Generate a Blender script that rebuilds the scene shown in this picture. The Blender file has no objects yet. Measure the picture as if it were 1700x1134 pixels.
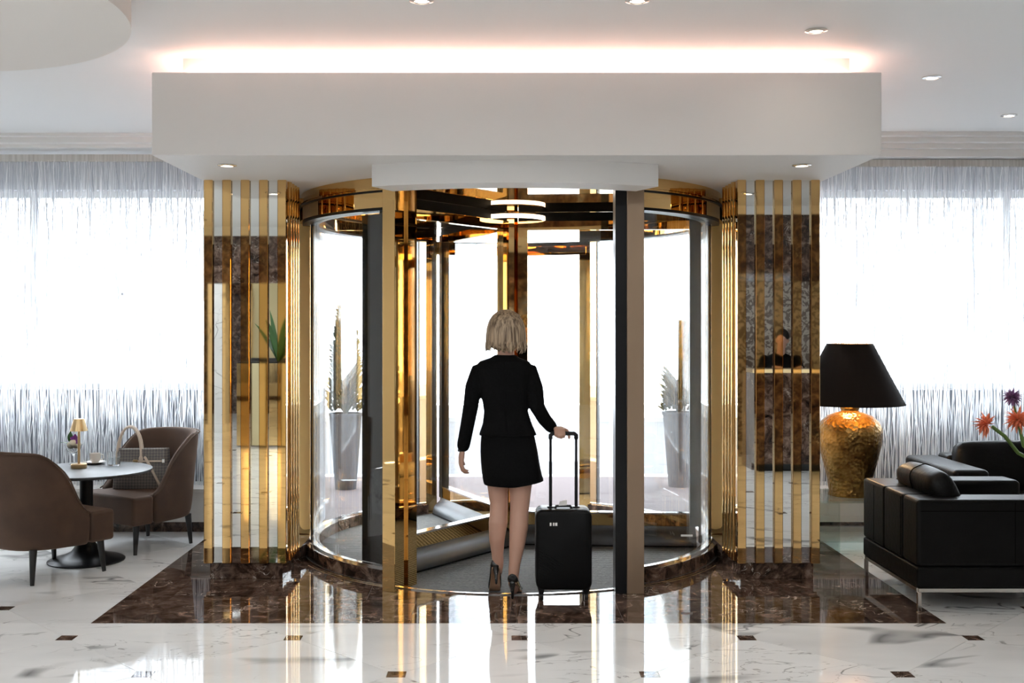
import bpy, math, random
from mathutils import Vector, Matrix
random.seed(7)
rad = math.radians
sc = bpy.context.scene
col = sc.collection

# ------------------------------------------------------------------ camera, world, exposure
F = 1800.0                      # focal length in pixels of the 1700x1134 frame
CX, CY, EYE = 820.0, 540.0, 1.6
cam_d = bpy.data.cameras.new('camera')
cam_d.sensor_width = 36.0
cam_d.lens = 36.0 * F / 1700.0
cam_d.shift_x = (850.0 - CX) / 1700.0
cam_d.shift_y = -(567.0 - CY) / 1700.0
cam_d.clip_start = 0.05
cam = bpy.data.objects.new('camera', cam_d)
cam.location = (0, 0, EYE)
cam.rotation_euler = (rad(90), 0, 0)
col.objects.link(cam)
sc.camera = cam

world = bpy.data.worlds.new('overcast_sky')
sc.world = world
world.use_nodes = True
wb = world.node_tree.nodes['Background']
wb.inputs[0].default_value = (0.87, 0.93, 1.0, 1)
wb.inputs[1].default_value = 20.0

sc.view_settings.view_transform = 'Standard'
sc.view_settings.look = 'None'
sc.view_settings.gamma = 1.0
sc.view_settings.use_curve_mapping = False
sc.view_settings.exposure = 0.40
sc.cycles.use_denoising = True
sc.cycles.max_bounces = 14
sc.cycles.diffuse_bounces = 5
sc.cycles.glossy_bounces = 8
sc.cycles.transparent_max_bounces = 32
sc.cycles.sample_clamp_indirect = 6.0
sc.cycles.caustics_refractive = False
sc.cycles.blur_glossy = 0.5

LAMP_K = 0.235                   # scale of all lobby downlights


def portal(name, loc, sx, sz):
    d = bpy.data.lights.new(name, 'AREA')
    d.shape = 'RECTANGLE'
    d.size, d.size_y = sx, sz
    d.cycles.is_portal = True
    o = bpy.data.objects.new(name, d)
    o.location = loc
    o.rotation_euler = (rad(-90), 0, 0)      # faces -Y, into the lobby
    col.objects.link(o)


portal('window_portal', (-3.75, 8.95, 1.9), 3.5, 1.65)
portal('window_portal', (4.15, 8.95, 1.9), 3.9, 1.65)
portal('door_portal', (0.12, 9.6, 1.22), 3.0, 2.44)


def at(px, py, D):
    return Vector(((px - CX) * D / F, D, EYE - (py - CY) * D / F))


# ------------------------------------------------------------------ materials
def new_mat(name):
    m = bpy.data.materials.new(name)
    m.use_nodes = True
    nt = m.node_tree
    return m, nt, nt.nodes['Principled BSDF'], nt.nodes['Material Output']


def mat(name, c, rough=0.5, metal=0.0, bump=None, **kw):
    m, nt, b, out = new_mat(name)
    b.inputs['Base Color'].default_value = (*c, 1)
    b.inputs['Roughness'].default_value = rough
    b.inputs['Metallic'].default_value = metal
    for k, v in kw.items():
        b.inputs[k.replace('_', ' ')].default_value = v
    if bump:
        sc_, st, dist = bump
        n = nt.nodes.new('ShaderNodeTexNoise')
        n.inputs['Scale'].default_value = sc_
        n.inputs['Detail'].default_value = 3
        tc = nt.nodes.new('ShaderNodeTexCoord')
        nt.links.new(tc.outputs['Object'], n.inputs['Vector'])
        bp = nt.nodes.new('ShaderNodeBump')
        bp.inputs['Strength'].default_value = st
        bp.inputs['Distance'].default_value = dist
        nt.links.new(n.outputs['Fac'], bp.inputs['Height'])
        nt.links.new(bp.outputs['Normal'], b.inputs['Normal'])
    return m


def nd(nt, t, **kw):
    n = nt.nodes.new(t)
    for k, v in kw.items():
        if k in ('operation', 'blend_type', 'data_type', 'bands_direction', 'wave_type', 'feature'):
            setattr(n, k, v)
        else:
            n.inputs[k].default_value = v
    return n


def ramp(nt, stops):
    r = nt.nodes.new('ShaderNodeValToRGB')
    el = r.color_ramp.elements
    while len(el) < len(stops):
        el.new(0.5)
    for e, (p, c) in zip(el, stops):
        e.position = p
        e.color = (*c, 1)
    return r


def random_coords(nt):
    """world position shifted by the object's random value so that slabs of one mesh differ"""
    g = nd(nt, 'ShaderNodeNewGeometry')
    oi = nd(nt, 'ShaderNodeObjectInfo')
    mu = nd(nt, 'ShaderNodeMath', operation='MULTIPLY')
    mu.inputs[1].default_value = 60.0
    nt.links.new(oi.outputs['Random'], mu.inputs[0])
    ad = nd(nt, 'ShaderNodeVectorMath', operation='ADD')
    nt.links.new(g.outputs['Position'], ad.inputs[0])
    nt.links.new(mu.outputs[0], ad.inputs[1])
    return ad.outputs[0]


def vein(nt, vec, scale, detail, dist, width, lo, mask_scale=None):
    n = nd(nt, 'ShaderNodeTexNoise', Scale=scale, Detail=detail, Distortion=dist)
    nt.links.new(vec, n.inputs['Vector'])
    s = nd(nt, 'ShaderNodeMath', operation='SUBTRACT')
    s.inputs[1].default_value = 0.5
    nt.links.new(n.outputs['Fac'], s.inputs[0])
    a = nd(nt, 'ShaderNodeMath', operation='ABSOLUTE')
    nt.links.new(s.outputs[0], a.inputs[0])
    r = ramp(nt, [(0.0, (1, 1, 1)), (width * 0.6, (0.6, 0.6, 0.6)), (width, (0, 0, 0))])
    nt.links.new(a.outputs[0], r.inputs[0])
    out = r.outputs[0]
    if mask_scale:
        n2 = nd(nt, 'ShaderNodeTexNoise', Scale=mask_scale, Detail=2)
        nt.links.new(vec, n2.inputs['Vector'])
        r2 = ramp(nt, [(lo, (0, 0, 0)), (lo + 0.09, (1, 1, 1))])
        nt.links.new(n2.outputs['Fac'], r2.inputs[0])
        m = nd(nt, 'ShaderNodeMath', operation='MULTIPLY')
        nt.links.new(out, m.inputs[0])
        nt.links.new(r2.outputs[0], m.inputs[1])
        out = m.outputs[0]
    return out


def mix_col(nt, fac, a, b):
    m = nt.nodes.new('ShaderNodeMix')
    m.data_type = 'RGBA'
    nt.links.new(fac, m.inputs[0])
    for v, i in ((a, 6), (b, 7)):
        if isinstance(v, tuple):
            m.inputs[i].default_value = (*v, 1)
        else:
            nt.links.new(v, m.inputs[i])
    return m.outputs[2]


def white_marble():
    m, nt, b, out = new_mat('white_marble')
    mp = nd(nt, 'ShaderNodeMapping')
    mp.inputs['Rotation'].default_value = (0, 0, rad(-28))
    mp.inputs['Scale'].default_value = (0.55, 1.5, 1.0)
    nt.links.new(random_coords(nt), mp.inputs['Vector'])
    v = mp.outputs[0]
    n = nd(nt, 'ShaderNodeTexNoise', Scale=1.6, Detail=5)
    nt.links.new(v, n.inputs['Vector'])
    r = ramp(nt, [(0.3, (0.76, 0.755, 0.745)), (0.62, (0.90, 0.895, 0.88))])
    nt.links.new(n.outputs['Fac'], r.inputs[0])
    c = mix_col(nt, vein(nt, v, 1.5, 4, 1.2, 0.007, 0.50, 1.2), r.outputs[0], (0.20, 0.20, 0.20))
    c = mix_col(nt, vein(nt, v, 0.9, 3, 0.6, 0.030, 0.56, 1.7), c, (0.25, 0.25, 0.25))
    c = mix_col(nt, vein(nt, v, 4.0, 4, 1.0, 0.008, 0.50, 1.5), c, (0.42, 0.41, 0.40))
    nt.links.new(c, b.inputs['Base Color'])
    b.inputs['Roughness'].default_value = 0.045
    return m


def brown_marble(name='brown_marble', rough=0.04):
    m, nt, b, out = new_mat(name)
    v = random_coords(nt)
    n = nd(nt, 'ShaderNodeTexNoise', Scale=9.0, Detail=10, Roughness=0.72, Distortion=0.9)
    nt.links.new(v, n.inputs['Vector'])
    r = ramp(nt, [(0.36, (0.014, 0.008, 0.006)), (0.46, (0.050, 0.028, 0.020)),
                  (0.55, (0.130, 0.082, 0.060)), (0.70, (0.30, 0.21, 0.165))])
    nt.links.new(n.outputs['Fac'], r.inputs[0])
    c = mix_col(nt, vein(nt, v, 8.0, 5, 1.5, 0.012, 0.55, 3.5), r.outputs[0], (0.60, 0.52, 0.45))
    nt.links.new(c, b.inputs['Base Color'])
    b.inputs['Roughness'].default_value = rough
    return m


def glass_mat(name, tint=(1, 1, 1), ior=1.5, refl=1.0):
    m, nt, b, out = new_mat(name)
    nt.nodes.remove(b)
    t = nd(nt, 'ShaderNodeBsdfTransparent')
    t.inputs[0].default_value = (*tint, 1)
    g = nd(nt, 'ShaderNodeBsdfGlossy')
    g.inputs['Roughness'].default_value = 0.0
    g.inputs[0].default_value = (refl, refl, refl, 1)
    f = nd(nt, 'ShaderNodeFresnel')
    ge = nd(nt, 'ShaderNodeNewGeometry')      # leaving the pane: same reflectance as entering it
    io = nd(nt, 'ShaderNodeMapRange')
    io.inputs['To Min'].default_value = ior
    io.inputs['To Max'].default_value = 1.0 / ior
    nt.links.new(ge.outputs['Backfacing'], io.inputs['Value'])
    nt.links.new(io.outputs[0], f.inputs[0])
    mx = nd(nt, 'ShaderNodeMixShader')
    nt.links.new(f.outputs[0], mx.inputs[0])
    nt.links.new(t.outputs[0], mx.inputs[1])
    nt.links.new(g.outputs[0], mx.inputs[2])
    nt.links.new(mx.outputs[0], out.inputs[0])
    return m


def emit_mat(name, c, s):
    m, nt, b, out = new_mat(name)
    b.inputs['Base Color'].default_value = (*c, 1)
    b.inputs['Emission Color'].default_value = (*c, 1)
    b.inputs['Emission Strength'].default_value = s
    return m


def string_mat():
    m, nt, b, out = new_mat('string_fibre')
    nt.nodes.remove(b)
    d = nd(nt, 'ShaderNodeBsdfDiffuse')
    t = nd(nt, 'ShaderNodeBsdfTranslucent')
    g = nd(nt, 'ShaderNodeNewGeometry')
    r = ramp(nt, [(0.0, (0.50, 0.52, 0.56)), (0.5, (0.74, 0.75, 0.77)), (1.0, (0.92, 0.92, 0.92))])
    nt.links.new(g.outputs['Random Per Island'], r.inputs[0])
    nt.links.new(r.outputs[0], d.inputs[0])
    nt.links.new(r.outputs[0], t.inputs[0])
    mx = nd(nt, 'ShaderNodeMixShader')
    mx.inputs[0].default_value = 0.55
    nt.links.new(d.outputs[0], mx.inputs[1])
    nt.links.new(t.outputs[0], mx.inputs[2])
    nt.links.new(mx.outputs[0], out.inputs[0])
    return m


def stretched_noise(name, c0, c1, scale, rough, bump=0.0, sheen=0.0, detail=4):
    m, nt, b, out = new_mat(name)
    tc = nd(nt, 'ShaderNodeTexCoord')
    mp = nd(nt, 'ShaderNodeMapping')
    mp.inputs['Scale'].default_value = scale
    nt.links.new(tc.outputs['Object'], mp.inputs['Vector'])
    n = nd(nt, 'ShaderNodeTexNoise', Scale=1.0, Detail=detail)
    nt.links.new(mp.outputs[0], n.inputs['Vector'])
    r = ramp(nt, [(0.35, c0), (0.65, c1)])
    nt.links.new(n.outputs['Fac'], r.inputs[0])
    nt.links.new(r.outputs[0], b.inputs['Base Color'])
    b.inputs['Roughness'].default_value = rough
    b.inputs['Sheen Weight'].default_value = sheen
    b.inputs['Sheen Tint'].default_value = (0.75, 0.48, 0.34, 1)
    if 'suit' in name:
        b.inputs['Specular IOR Level'].default_value = 0.1
    if bump:
        bp = nd(nt, 'ShaderNodeBump')
        bp.inputs['Strength'].default_value = bump
        bp.inputs['Distance'].default_value = 0.004
        nt.links.new(n.outputs['Fac'], bp.inputs['Height'])
        nt.links.new(bp.outputs[0], b.inputs['Normal'])
    return m


def mat_carpet():
    m, nt, b, out = new_mat('ribbed_mat')
    tc = nd(nt, 'ShaderNodeTexCoord')
    w = nd(nt, 'ShaderNodeTexWave', Scale=11.0, Distortion=1.5, Detail=2.0)
    w.bands_direction = 'Y'
    w.inputs['Detail Scale'].default_value = 4.0
    nt.links.new(tc.outputs['Object'], w.inputs['Vector'])
    n = nd(nt, 'ShaderNodeTexNoise', Scale=95.0, Detail=4)
    nt.links.new(tc.outputs['Object'], n.inputs['Vector'])
    mu = nd(nt, 'ShaderNodeMath', operation='MULTIPLY')
    nt.links.new(w.outputs['Fac'], mu.inputs[0])
    nt.links.new(n.outputs['Fac'], mu.inputs[1])
    r = ramp(nt, [(0.04, (0.012, 0.012, 0.012)), (0.5, (0.135, 0.132, 0.128))])
    nt.links.new(mu.outputs[0], r.inputs[0])
    nt.links.new(r.outputs[0], b.inputs['Base Color'])
    b.inputs['Roughness'].default_value = 0.9
    bp = nd(nt, 'ShaderNodeBump')
    bp.inputs['Strength'].default_value = 0.6
    bp.inputs['Distance'].default_value = 0.004
    nt.links.new(w.outputs['Fac'], bp.inputs['Height'])
    nt.links.new(bp.outputs[0], b.inputs['Normal'])
    return m


def mat_check():
    """woven plaid of the handbag"""
    m, nt, b, out = new_mat('woven_plaid')
    tc = nd(nt, 'ShaderNodeTexCoord')
    facs = []
    for d in ('X', 'Z'):
        w = nd(nt, 'ShaderNodeTexWave', Scale=15.0, Distortion=0.2)
        w.bands_direction = d
        nt.links.new(tc.outputs['Object'], w.inputs['Vector'])
        facs.append(w.outputs['Fac'])
    a = nd(nt, 'ShaderNodeMath', operation='ADD')
    nt.links.new(facs[0], a.inputs[0])
    nt.links.new(facs[1], a.inputs[1])
    n = nd(nt, 'ShaderNodeTexNoise', Scale=160.0, Detail=2)
    nt.links.new(tc.outputs['Object'], n.inputs['Vector'])
    a2 = nd(nt, 'ShaderNodeMath', operation='MULTIPLY')
    nt.links.new(a.outputs[0], a2.inputs[0])
    nt.links.new(n.outputs['Fac'], a2.inputs[1])
    r = ramp(nt, [(0.05, (0.10, 0.098, 0.105)), (0.45, (0.16, 0.148, 0.142)), (0.95, (0.25, 0.225, 0.205))])
    nt.links.new(a2.outputs[0], r.inputs[0])
    nt.links.new(r.outputs[0], b.inputs['Base Color'])
    b.inputs['Roughness'].default_value = 0.6
    return m


def mat_hammered():
    m, nt, b, out = new_mat('hammered_gold')
    tc = nd(nt, 'ShaderNodeTexCoord')
    vo = nd(nt, 'ShaderNodeTexVoronoi', Scale=42.0)
    nt.links.new(tc.outputs['Object'], vo.inputs['Vector'])
    n = nd(nt, 'ShaderNodeTexNoise', Scale=9.0, Detail=5)
    nt.links.new(tc.outputs['Object'], n.inputs['Vector'])
    r = ramp(nt, [(0.3, (0.17, 0.09, 0.026)), (0.65, (0.46, 0.275, 0.085))])
    nt.links.new(n.outputs['Fac'], r.inputs[0])
    nt.links.new(r.outputs[0], b.inputs['Base Color'])
    b.inputs['Metallic'].default_value = 1.0
    b.inputs['Roughness'].default_value = 0.30
    bp = nd(nt, 'ShaderNodeBump')
    bp.inputs['Strength'].default_value = 0.5
    bp.inputs['Distance'].default_value = 0.012
    nt.links.new(vo.outputs['Distance'], bp.inputs['Height'])
    nt.links.new(bp.outputs[0], b.inputs['Normal'])
    return m


def mat_leafwall():
    m, nt, b, out = new_mat('leaf_relief_panel')
    tc = nd(nt, 'ShaderNodeTexCoord')
    n = nd(nt, 'ShaderNodeTexNoise', Scale=9.0, Detail=2, Distortion=2.5)
    nt.links.new(tc.outputs['Object'], n.inputs['Vector'])
    r = ramp(nt, [(0.47, (0.10, 0.07, 0.05)), (0.52, (0.34, 0.29, 0.24))])
    nt.links.new(n.outputs['Fac'], r.inputs[0])
    nt.links.new(r.outputs[0], b.inputs['Base Color'])
    b.inputs['Roughness'].default_value = 0.35
    return m


M = dict(
    paint=mat('white_paint', (0.80, 0.80, 0.79), 0.6),
    soffit=mat('warm_white_paint', (0.78, 0.765, 0.75), 0.6),
    panel=mat('cream_panelling', (0.68, 0.66, 0.63), 0.5),
    greywall=mat('pale_grey_plaster', (0.60, 0.61, 0.63), 0.7),
    apron=mat('dark_grey_plaster', (0.15, 0.16, 0.18), 0.7),
    beige=mat('pale_stone_plaster', (0.72, 0.71, 0.69), 0.7),
    marble=white_marble(),
    brown=brown_marble(),
    grout=mat('grey_grout', (0.38, 0.37, 0.36), 0.7),
    gold=mat('gold_mirror_steel', (0.75, 0.49, 0.205), 0.025, 1.0),
    goldwavy=mat('gold_mirror_sheet', (0.75, 0.49, 0.205), 0.03, 1.0, bump=(2.2, 0.5, 0.03)),
    goldedge=mat('dark_gold_edge', (0.45, 0.30, 0.13), 0.15, 1.0),
    goldsatin=mat('satin_brass', (0.72, 0.52, 0.28), 0.28, 1.0),
    mirror=mat('silver_mirror', (0.82, 0.84, 0.83), 0.012, 1.0),
    bronze=mat('satin_bronze', (0.33, 0.235, 0.16), 0.38, 0.7),
    black=mat('black_metal', (0.008, 0.008, 0.009), 0.35, Specular_IOR_Level=0.25),
    brush=mat('black_brush', (0.005, 0.005, 0.005), 0.6, Specular_IOR_Level=0.1),
    chrome=mat('chrome', (0.62, 0.60, 0.57), 0.18, 1.0),
    alu=mat('brushed_aluminium', (0.045, 0.047, 0.052), 0.42, 0.4),
    steel=mat('polished_steel', (0.8, 0.8, 0.8), 0.12, 1.0),
    glass=glass_mat('clear_glass', (0.96, 0.97, 0.97), 1.62),
    tableglass=glass_mat('table_glass', (0.90, 0.95, 0.93), 1.5),
    carpet=mat_carpet(),
    crystal=mat('drinking_glass', (0.97, 0.98, 0.98), 0.0, Transmission_Weight=1.0, IOR=1.45),
    leather=mat('black_leather', (0.0035, 0.0032, 0.003), 0.40, Specular_IOR_Level=0.14, bump=(35.0, 0.25, 0.006)),
    seam=mat('leather_seam', (0.003, 0.003, 0.003), 0.9, Specular_IOR_Level=0.0),
    velvet=stretched_noise('taupe_velvet', (0.044, 0.021, 0.011), (0.072, 0.037, 0.021), (4, 4, 4), 0.75, 0, 0.3),
    darkwood=mat('black_stained_wood', (0.010, 0.009, 0.009), 0.45),
    tabletop=mat('black_laminate', (0.020, 0.020, 0.022), 0.42, Specular_IOR_Level=0.9),
    suit=stretched_noise('black_suit_cloth', (0.0028, 0.0028, 0.003), (0.005, 0.005, 0.0055), (80, 80, 80), 0.85),
    skin=mat('skin', (0.52, 0.30, 0.22), 0.5, bump=(90.0, 0.05, 0.001)),
    hair=stretched_noise('blond_hair', (0.10, 0.060, 0.034), (0.52, 0.39, 0.26), (85, 85, 4), 0.42, 0.5),
    darkhair=mat('dark_hair', (0.012, 0.009, 0.008), 0.5),
    patent=mat('patent_leather', (0.008, 0.008, 0.008), 0.10),
    sole=mat('tan_sole', (0.30, 0.17, 0.10), 0.55),
    caseshell=mat('black_case_shell', (0.003, 0.003, 0.0032), 0.42, Specular_IOR_Level=0.15),
    shade=mat('black_linen_shade', (0.012, 0.008, 0.006), 0.9, Specular_IOR_Level=0.15, bump=(220, 0.2, 0.002)),
    shadein=mat('gold_shade_lining', (0.65, 0.45, 0.2), 0.4, 0.6),
    hammered=mat_hammered(),
    cream=mat('cream_leather', (0.66, 0.56, 0.46), 0.45),
    plaid=mat_check(),
    china=mat('white_china', (0.80, 0.76, 0.71), 0.15),
    cutlery=mat('dark_spoon', (0.05, 0.05, 0.05), 0.25, 1.0),
    ice=mat('vanilla_ice_cream', (0.85, 0.78, 0.62), 0.6),
    water=glass_mat('water', (0.93, 0.95, 0.96), 1.33),
    leaf=mat('green_leaf', (0.04, 0.12, 0.025), 0.45),
    stem=mat('green_stem', (0.13, 0.22, 0.05), 0.45),
    purple=mat('purple_petal', (0.24, 0.05, 0.30), 0.5),
    allium=mat('allium_violet', (0.32, 0.16, 0.33), 0.55),
    orange=mat('orange_petal', (0.92, 0.30, 0.16), 0.5),
    conifer=mat('conifer_green', (0.014, 0.027, 0.011), 0.9, Specular_IOR_Level=0.02),
    planter=mat('grey_planter', (0.034, 0.036, 0.041), 0.7, Specular_IOR_Level=0.08),
    facade=mat('pale_facade', (0.80, 0.80, 0.79), 0.8),
    facadewin=mat('facade_window', (0.30, 0.32, 0.35), 0.15),
    road=mat('asphalt', (0.065, 0.065, 0.068), 0.9, Specular_IOR_Level=0.1),
    paving=mat('pink_paving', (0.045, 0.036, 0.036), 0.9, Specular_IOR_Level=0.1, bump=(6, .3, .01)),
    kerb=mat('kerb_stone', (0.14, 0.14, 0.14), 0.8),
    lens=emit_mat('downlight_lens', (1.0, 0.86, 0.72), 6.0),
    led=emit_mat('cove_led', (1.0, 0.62, 0.50), 19.0),
    ring=emit_mat('ring_lamp_diffuser', (1.0, 0.83, 0.62), 4.0),
    fabricwhite=mat('white_lamp_fabric', (0.78, 0.74, 0.70), 0.8),
    strings=string_mat(),
    header=stretched_noise('curtain_header_tape', (0.50, 0.49, 0.46), (0.66, 0.65, 0.62), (60, 60, 2), 0.9),
    sticker=mat('white_sticker', (0.75, 0.75, 0.75), 0.5),
    leafwall=mat_leafwall(),
    nichegold=mat('pale_gold_panel', (0.62, 0.52, 0.30), 0.35, 0.7),
    iron=mat('dark_frame', (0.03, 0.03, 0.032), 0.4),
)


# ------------------------------------------------------------------ mesh builder
class MB:
    def __init__(self):
        self.v, self.f = [], []

    def add(self, vs, fs):
        n = len(self.v)
        self.v += [Vector(p) for p in vs]
        self.f += [tuple(i + n for i in f) for f in fs]
        return self

    def box(self, x0, x1, y0, y1, z0, z1):
        return self.add([(x0, y0, z0), (x1, y0, z0), (x1, y1, z0), (x0, y1, z0),
                         (x0, y0, z1), (x1, y0, z1), (x1, y1, z1), (x0, y1, z1)],
                        [(0, 3, 2, 1), (4, 5, 6, 7), (0, 1, 5, 4), (1, 2, 6, 5), (2, 3, 7, 6), (3, 0, 4, 7)])

    def prism(self, poly, z0, z1):
        n = len(poly)
        vs = [(x, y, z0) for x, y in poly] + [(x, y, z1) for x, y in poly]
        fs = [tuple(range(n - 1, -1, -1)), tuple(range(n, 2 * n))]
        fs += [(i, (i + 1) % n, n + (i + 1) % n, n + i) for i in range(n)]
        return self.add(vs, fs)

    def rings(self, rings, cap=True, closed=True):
        n = len(rings[0])
        vs = [p for r in rings for p in r]
        fs = []
        for k in range(len(rings) - 1):
            for i in range(n if closed else n - 1):
                j = (i + 1) % n
                fs.append((k * n + i, k * n + j, (k + 1) * n + j, (k + 1) * n + i))
        if cap:
            fs.append(tuple(range(n - 1, -1, -1)))
            fs.append(tuple((len(rings) - 1) * n + i for i in range(n)))
        return self.add(vs, fs)

    def lathe(self, prof, c=(0, 0, 0), seg=32, cap=True):
        rs = []
        for r, z in prof:
            rs.append([(c[0] + r * math.cos(2 * math.pi * i / seg), c[1] + r * math.sin(2 * math.pi * i / seg), c[2] + z)
                       for i in range(seg)])
        return self.rings(rs, cap)

    def tube(self, pts, rads, seg=12, ends=True):
        pts = [Vector(p) for p in pts]
        if not hasattr(rads, '__len__'):
            rads = [rads] * len(pts)
        rings = []
        prev = None
        n = len(pts)

        def frame(t, prev):
            if prev is None:
                up = Vector((0, 0, 1)) if abs(t.z) < 0.9 else Vector((0, 1, 0))
                a = t.cross(up).normalized()
            else:
                a = (prev - t * prev.dot(t)).normalized()
            return a, t.cross(a).normalized()

        for i, p in enumerate(pts):
            if i == 0:
                t = pts[1] - pts[0]
            elif i == n - 1:
                t = pts[-1] - pts[-2]
            else:
                t = (pts[i + 1] - p).normalized() + (p - pts[i - 1]).normalized()
            t = t.normalized()
            a, b = frame(t, prev)
            prev = a
            r = rads[i]

            def ring(cen, rr):
                return [cen + (a * math.cos(2 * math.pi * k / seg) + b * math.sin(2 * math.pi * k / seg)) * rr for k in range(seg)]
            if i == 0 and ends:
                rings += [ring(p - t * r * 0.92, r * 0.38), ring(p - t * r * 0.6, r * 0.8)]
            rings.append(ring(p, r))
            if i == n - 1 and ends:
                rings += [ring(p + t * r * 0.6, r * 0.8), ring(p + t * r * 0.92, r * 0.38)]
        return self.rings(rings)

    def ell(self, c, rx, ry, rz, seg=20, rn=12):
        rs = []
        for k in range(1, rn):
            a = math.pi * k / rn - math.pi / 2
            rs.append([(c[0] + rx * math.cos(a) * math.cos(2 * math.pi * i / seg),
                        c[1] + ry * math.cos(a) * math.sin(2 * math.pi * i / seg), c[2] + rz * math.sin(a)) for i in range(seg)])
        return self.rings(rs)

    def sector(self, r0, r1, a0, a1, z0, z1, c, seg=None):
        """ring sector; angles in degrees from the camera side, positive to the right"""
        n = seg or max(2, int(abs(a1 - a0) / 2.5))
        full = abs(abs(a1 - a0) - 360) < 1e-6
        rs = []
        for i in range(n + (0 if full else 1)):
            a = rad(a0 + (a1 - a0) * i / n)
            s, k = math.sin(a), -math.cos(a)
            rs.append([(c[0] + r0 * s, c[1] + r0 * k, z0), (c[0] + r1 * s, c[1] + r1 * k, z0),
                       (c[0] + r1 * s, c[1] + r1 * k, z1), (c[0] + r0 * s, c[1] + r0 * k, z1)])
        if full:
            rs.append(rs[0])
            return self.rings(rs, cap=False)
        return self.rings(rs)

    def xf(self, mtx):
        self.v = [mtx @ p for p in self.v]
        return self

    def mesh(self, name, m, smooth=False, sharp=35, off=None):
        me = bpy.data.meshes.new(name)
        o = off or Vector((0, 0, 0))
        me.from_pydata([tuple(p - o) for p in self.v], [], self.f)
        me.materials.append(M[m] if isinstance(m, str) else m)
        me.validate()
        import bmesh
        b = bmesh.new()
        b.from_mesh(me)
        bmesh.ops.remove_doubles(b, verts=b.verts, dist=1e-6)
        bmesh.ops.recalc_face_normals(b, faces=b.faces)
        b.to_mesh(me)
        b.free()
        if smooth:
            for p in me.polygons:
                p.use_smooth = True
            me.set_sharp_from_angle(angle=rad(sharp))
        return me

    def build(self, name, m, parent=None, smooth=False, sharp=35, bevel=0, bseg=2, world_=False, sub=0, remesh=0, smoothmod=0):
        off = None
        if world_ and parent is not None:
            off = root_loc(parent)
        me = self.mesh(name, m, smooth or bool(sub) or bool(remesh), 180 if (sub or remesh) else sharp, off)
        o = bpy.data.objects.new(name, me)
        col.objects.link(o)
        o.parent = parent
        if remesh:
            r = o.modifiers.new('remesh', 'REMESH')
            r.mode = 'VOXEL'
            r.voxel_size = remesh
            r.use_smooth_shade = True
            if smoothmod:
                s = o.modifiers.new('smooth', 'SMOOTH')
                s.iterations = smoothmod
                s.factor = 0.5
        if bevel:
            b = o.modifiers.new('bevel', 'BEVEL')
            b.width = bevel
            b.segments = bseg
            b.limit_method = 'ANGLE'
            b.angle_limit = rad(40)
            if bseg > 1:
                for p in me.polygons:
                    p.use_smooth = True
                b.harden_normals = True
        if sub:
            s = o.modifiers.new('subdivision', 'SUBSURF')
            s.levels = s.render_levels = sub
        return o


def root_loc(o):
    v = Vector((0, 0, 0))
    while o is not None:
        v += Vector(o.location)
        o = o.parent
    return v


def empty(name, loc=(0, 0, 0), rz=0.0):
    o = bpy.data.objects.new(name, None)
    o.location = loc
    o.rotation_euler = (0, 0, rz)
    o.empty_display_size = 0.1
    col.objects.link(o)
    return o


def tag(o, label, cat, group=None, kind=None):
    o['label'] = label
    o['category'] = cat
    if group:
        o['group'] = group
    if kind:
        o['kind'] = kind
    return o


def struct(o, label=None):
    o['kind'] = 'structure'
    if label:
        o['label'] = label
    return o


def copy_obj(o, parent=None):
    c = o.copy()
    col.objects.link(c)
    c.parent = parent
    return c


def copy_tree(o, parent=None):
    c = copy_obj(o, parent)
    for ch in list(o.children):
        copy_tree(ch, c)
    return c


# ------------------------------------------------------------------ the shell of the room
CEIL = 3.065
XL, XR, YB, YF = -6.0, 6.4, -6.0, 8.78
BX0, BX1, BY0, BY1 = -2.165, 2.43, 5.82, 8.32     # the brown marble field

floor = struct(MB().box(XL, XR, YB, YF, -0.25, -0.004).build('floor', 'grout'), 'polished white marble floor with dark insets and a brown marble field')


def clip(poly, nx, ny, d):
    """keep nx*x+ny*y <= d"""
    out = []
    for i in range(len(poly)):
        a, b = poly[i], poly[(i + 1) % len(poly)]
        da, db = nx * a[0] + ny * a[1] - d, nx * b[0] + ny * b[1] - d
        if da <= 0:
            out.append(a)
        if (da < 0 < db) or (db < 0 < da):
            t = da / (da - db)
            out.append((a[0] + (b[0] - a[0]) * t, a[1] + (b[1] - a[1]) * t))
    return out


def area(poly):
    return abs(sum(a[0] * b[1] - b[0] * a[1] for a, b in zip(poly, poly[1:] + poly[:1]))) / 2 if len(poly) > 2 else 0


P_, H_, G_ = 0.58, 0.043, 0.0008
octo = [(P_ - H_, -H_), (P_ - H_, H_), (H_, P_ - H_), (-H_, P_ - H_), (-(P_ - H_), H_), (-(P_ - H_), -H_), (-H_, -(P_ - H_)), (H_, -(P_ - H_))]
sh = 1 - 2 * G_ / P_
octo = [(x * sh, y * sh) for x, y in octo]
dot = [(-H_ + G_, -H_ + G_), (H_ - G_, -H_ + G_), (H_ - G_, H_ - G_), (-H_ + G_, H_ - G_)]
regions = [[(0, 1, BY0 - 0.001)], [(0, -1, -BY0), (1, 0, BX0 - 0.001)], [(0, -1, -BY0), (-1, 0, -BX1 - 0.001)]]
bounds = [(1, 0, XR), (-1, 0, -XL), (0, 1, 8.5), (0, -1, 1.5)]
shared = {}


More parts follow.
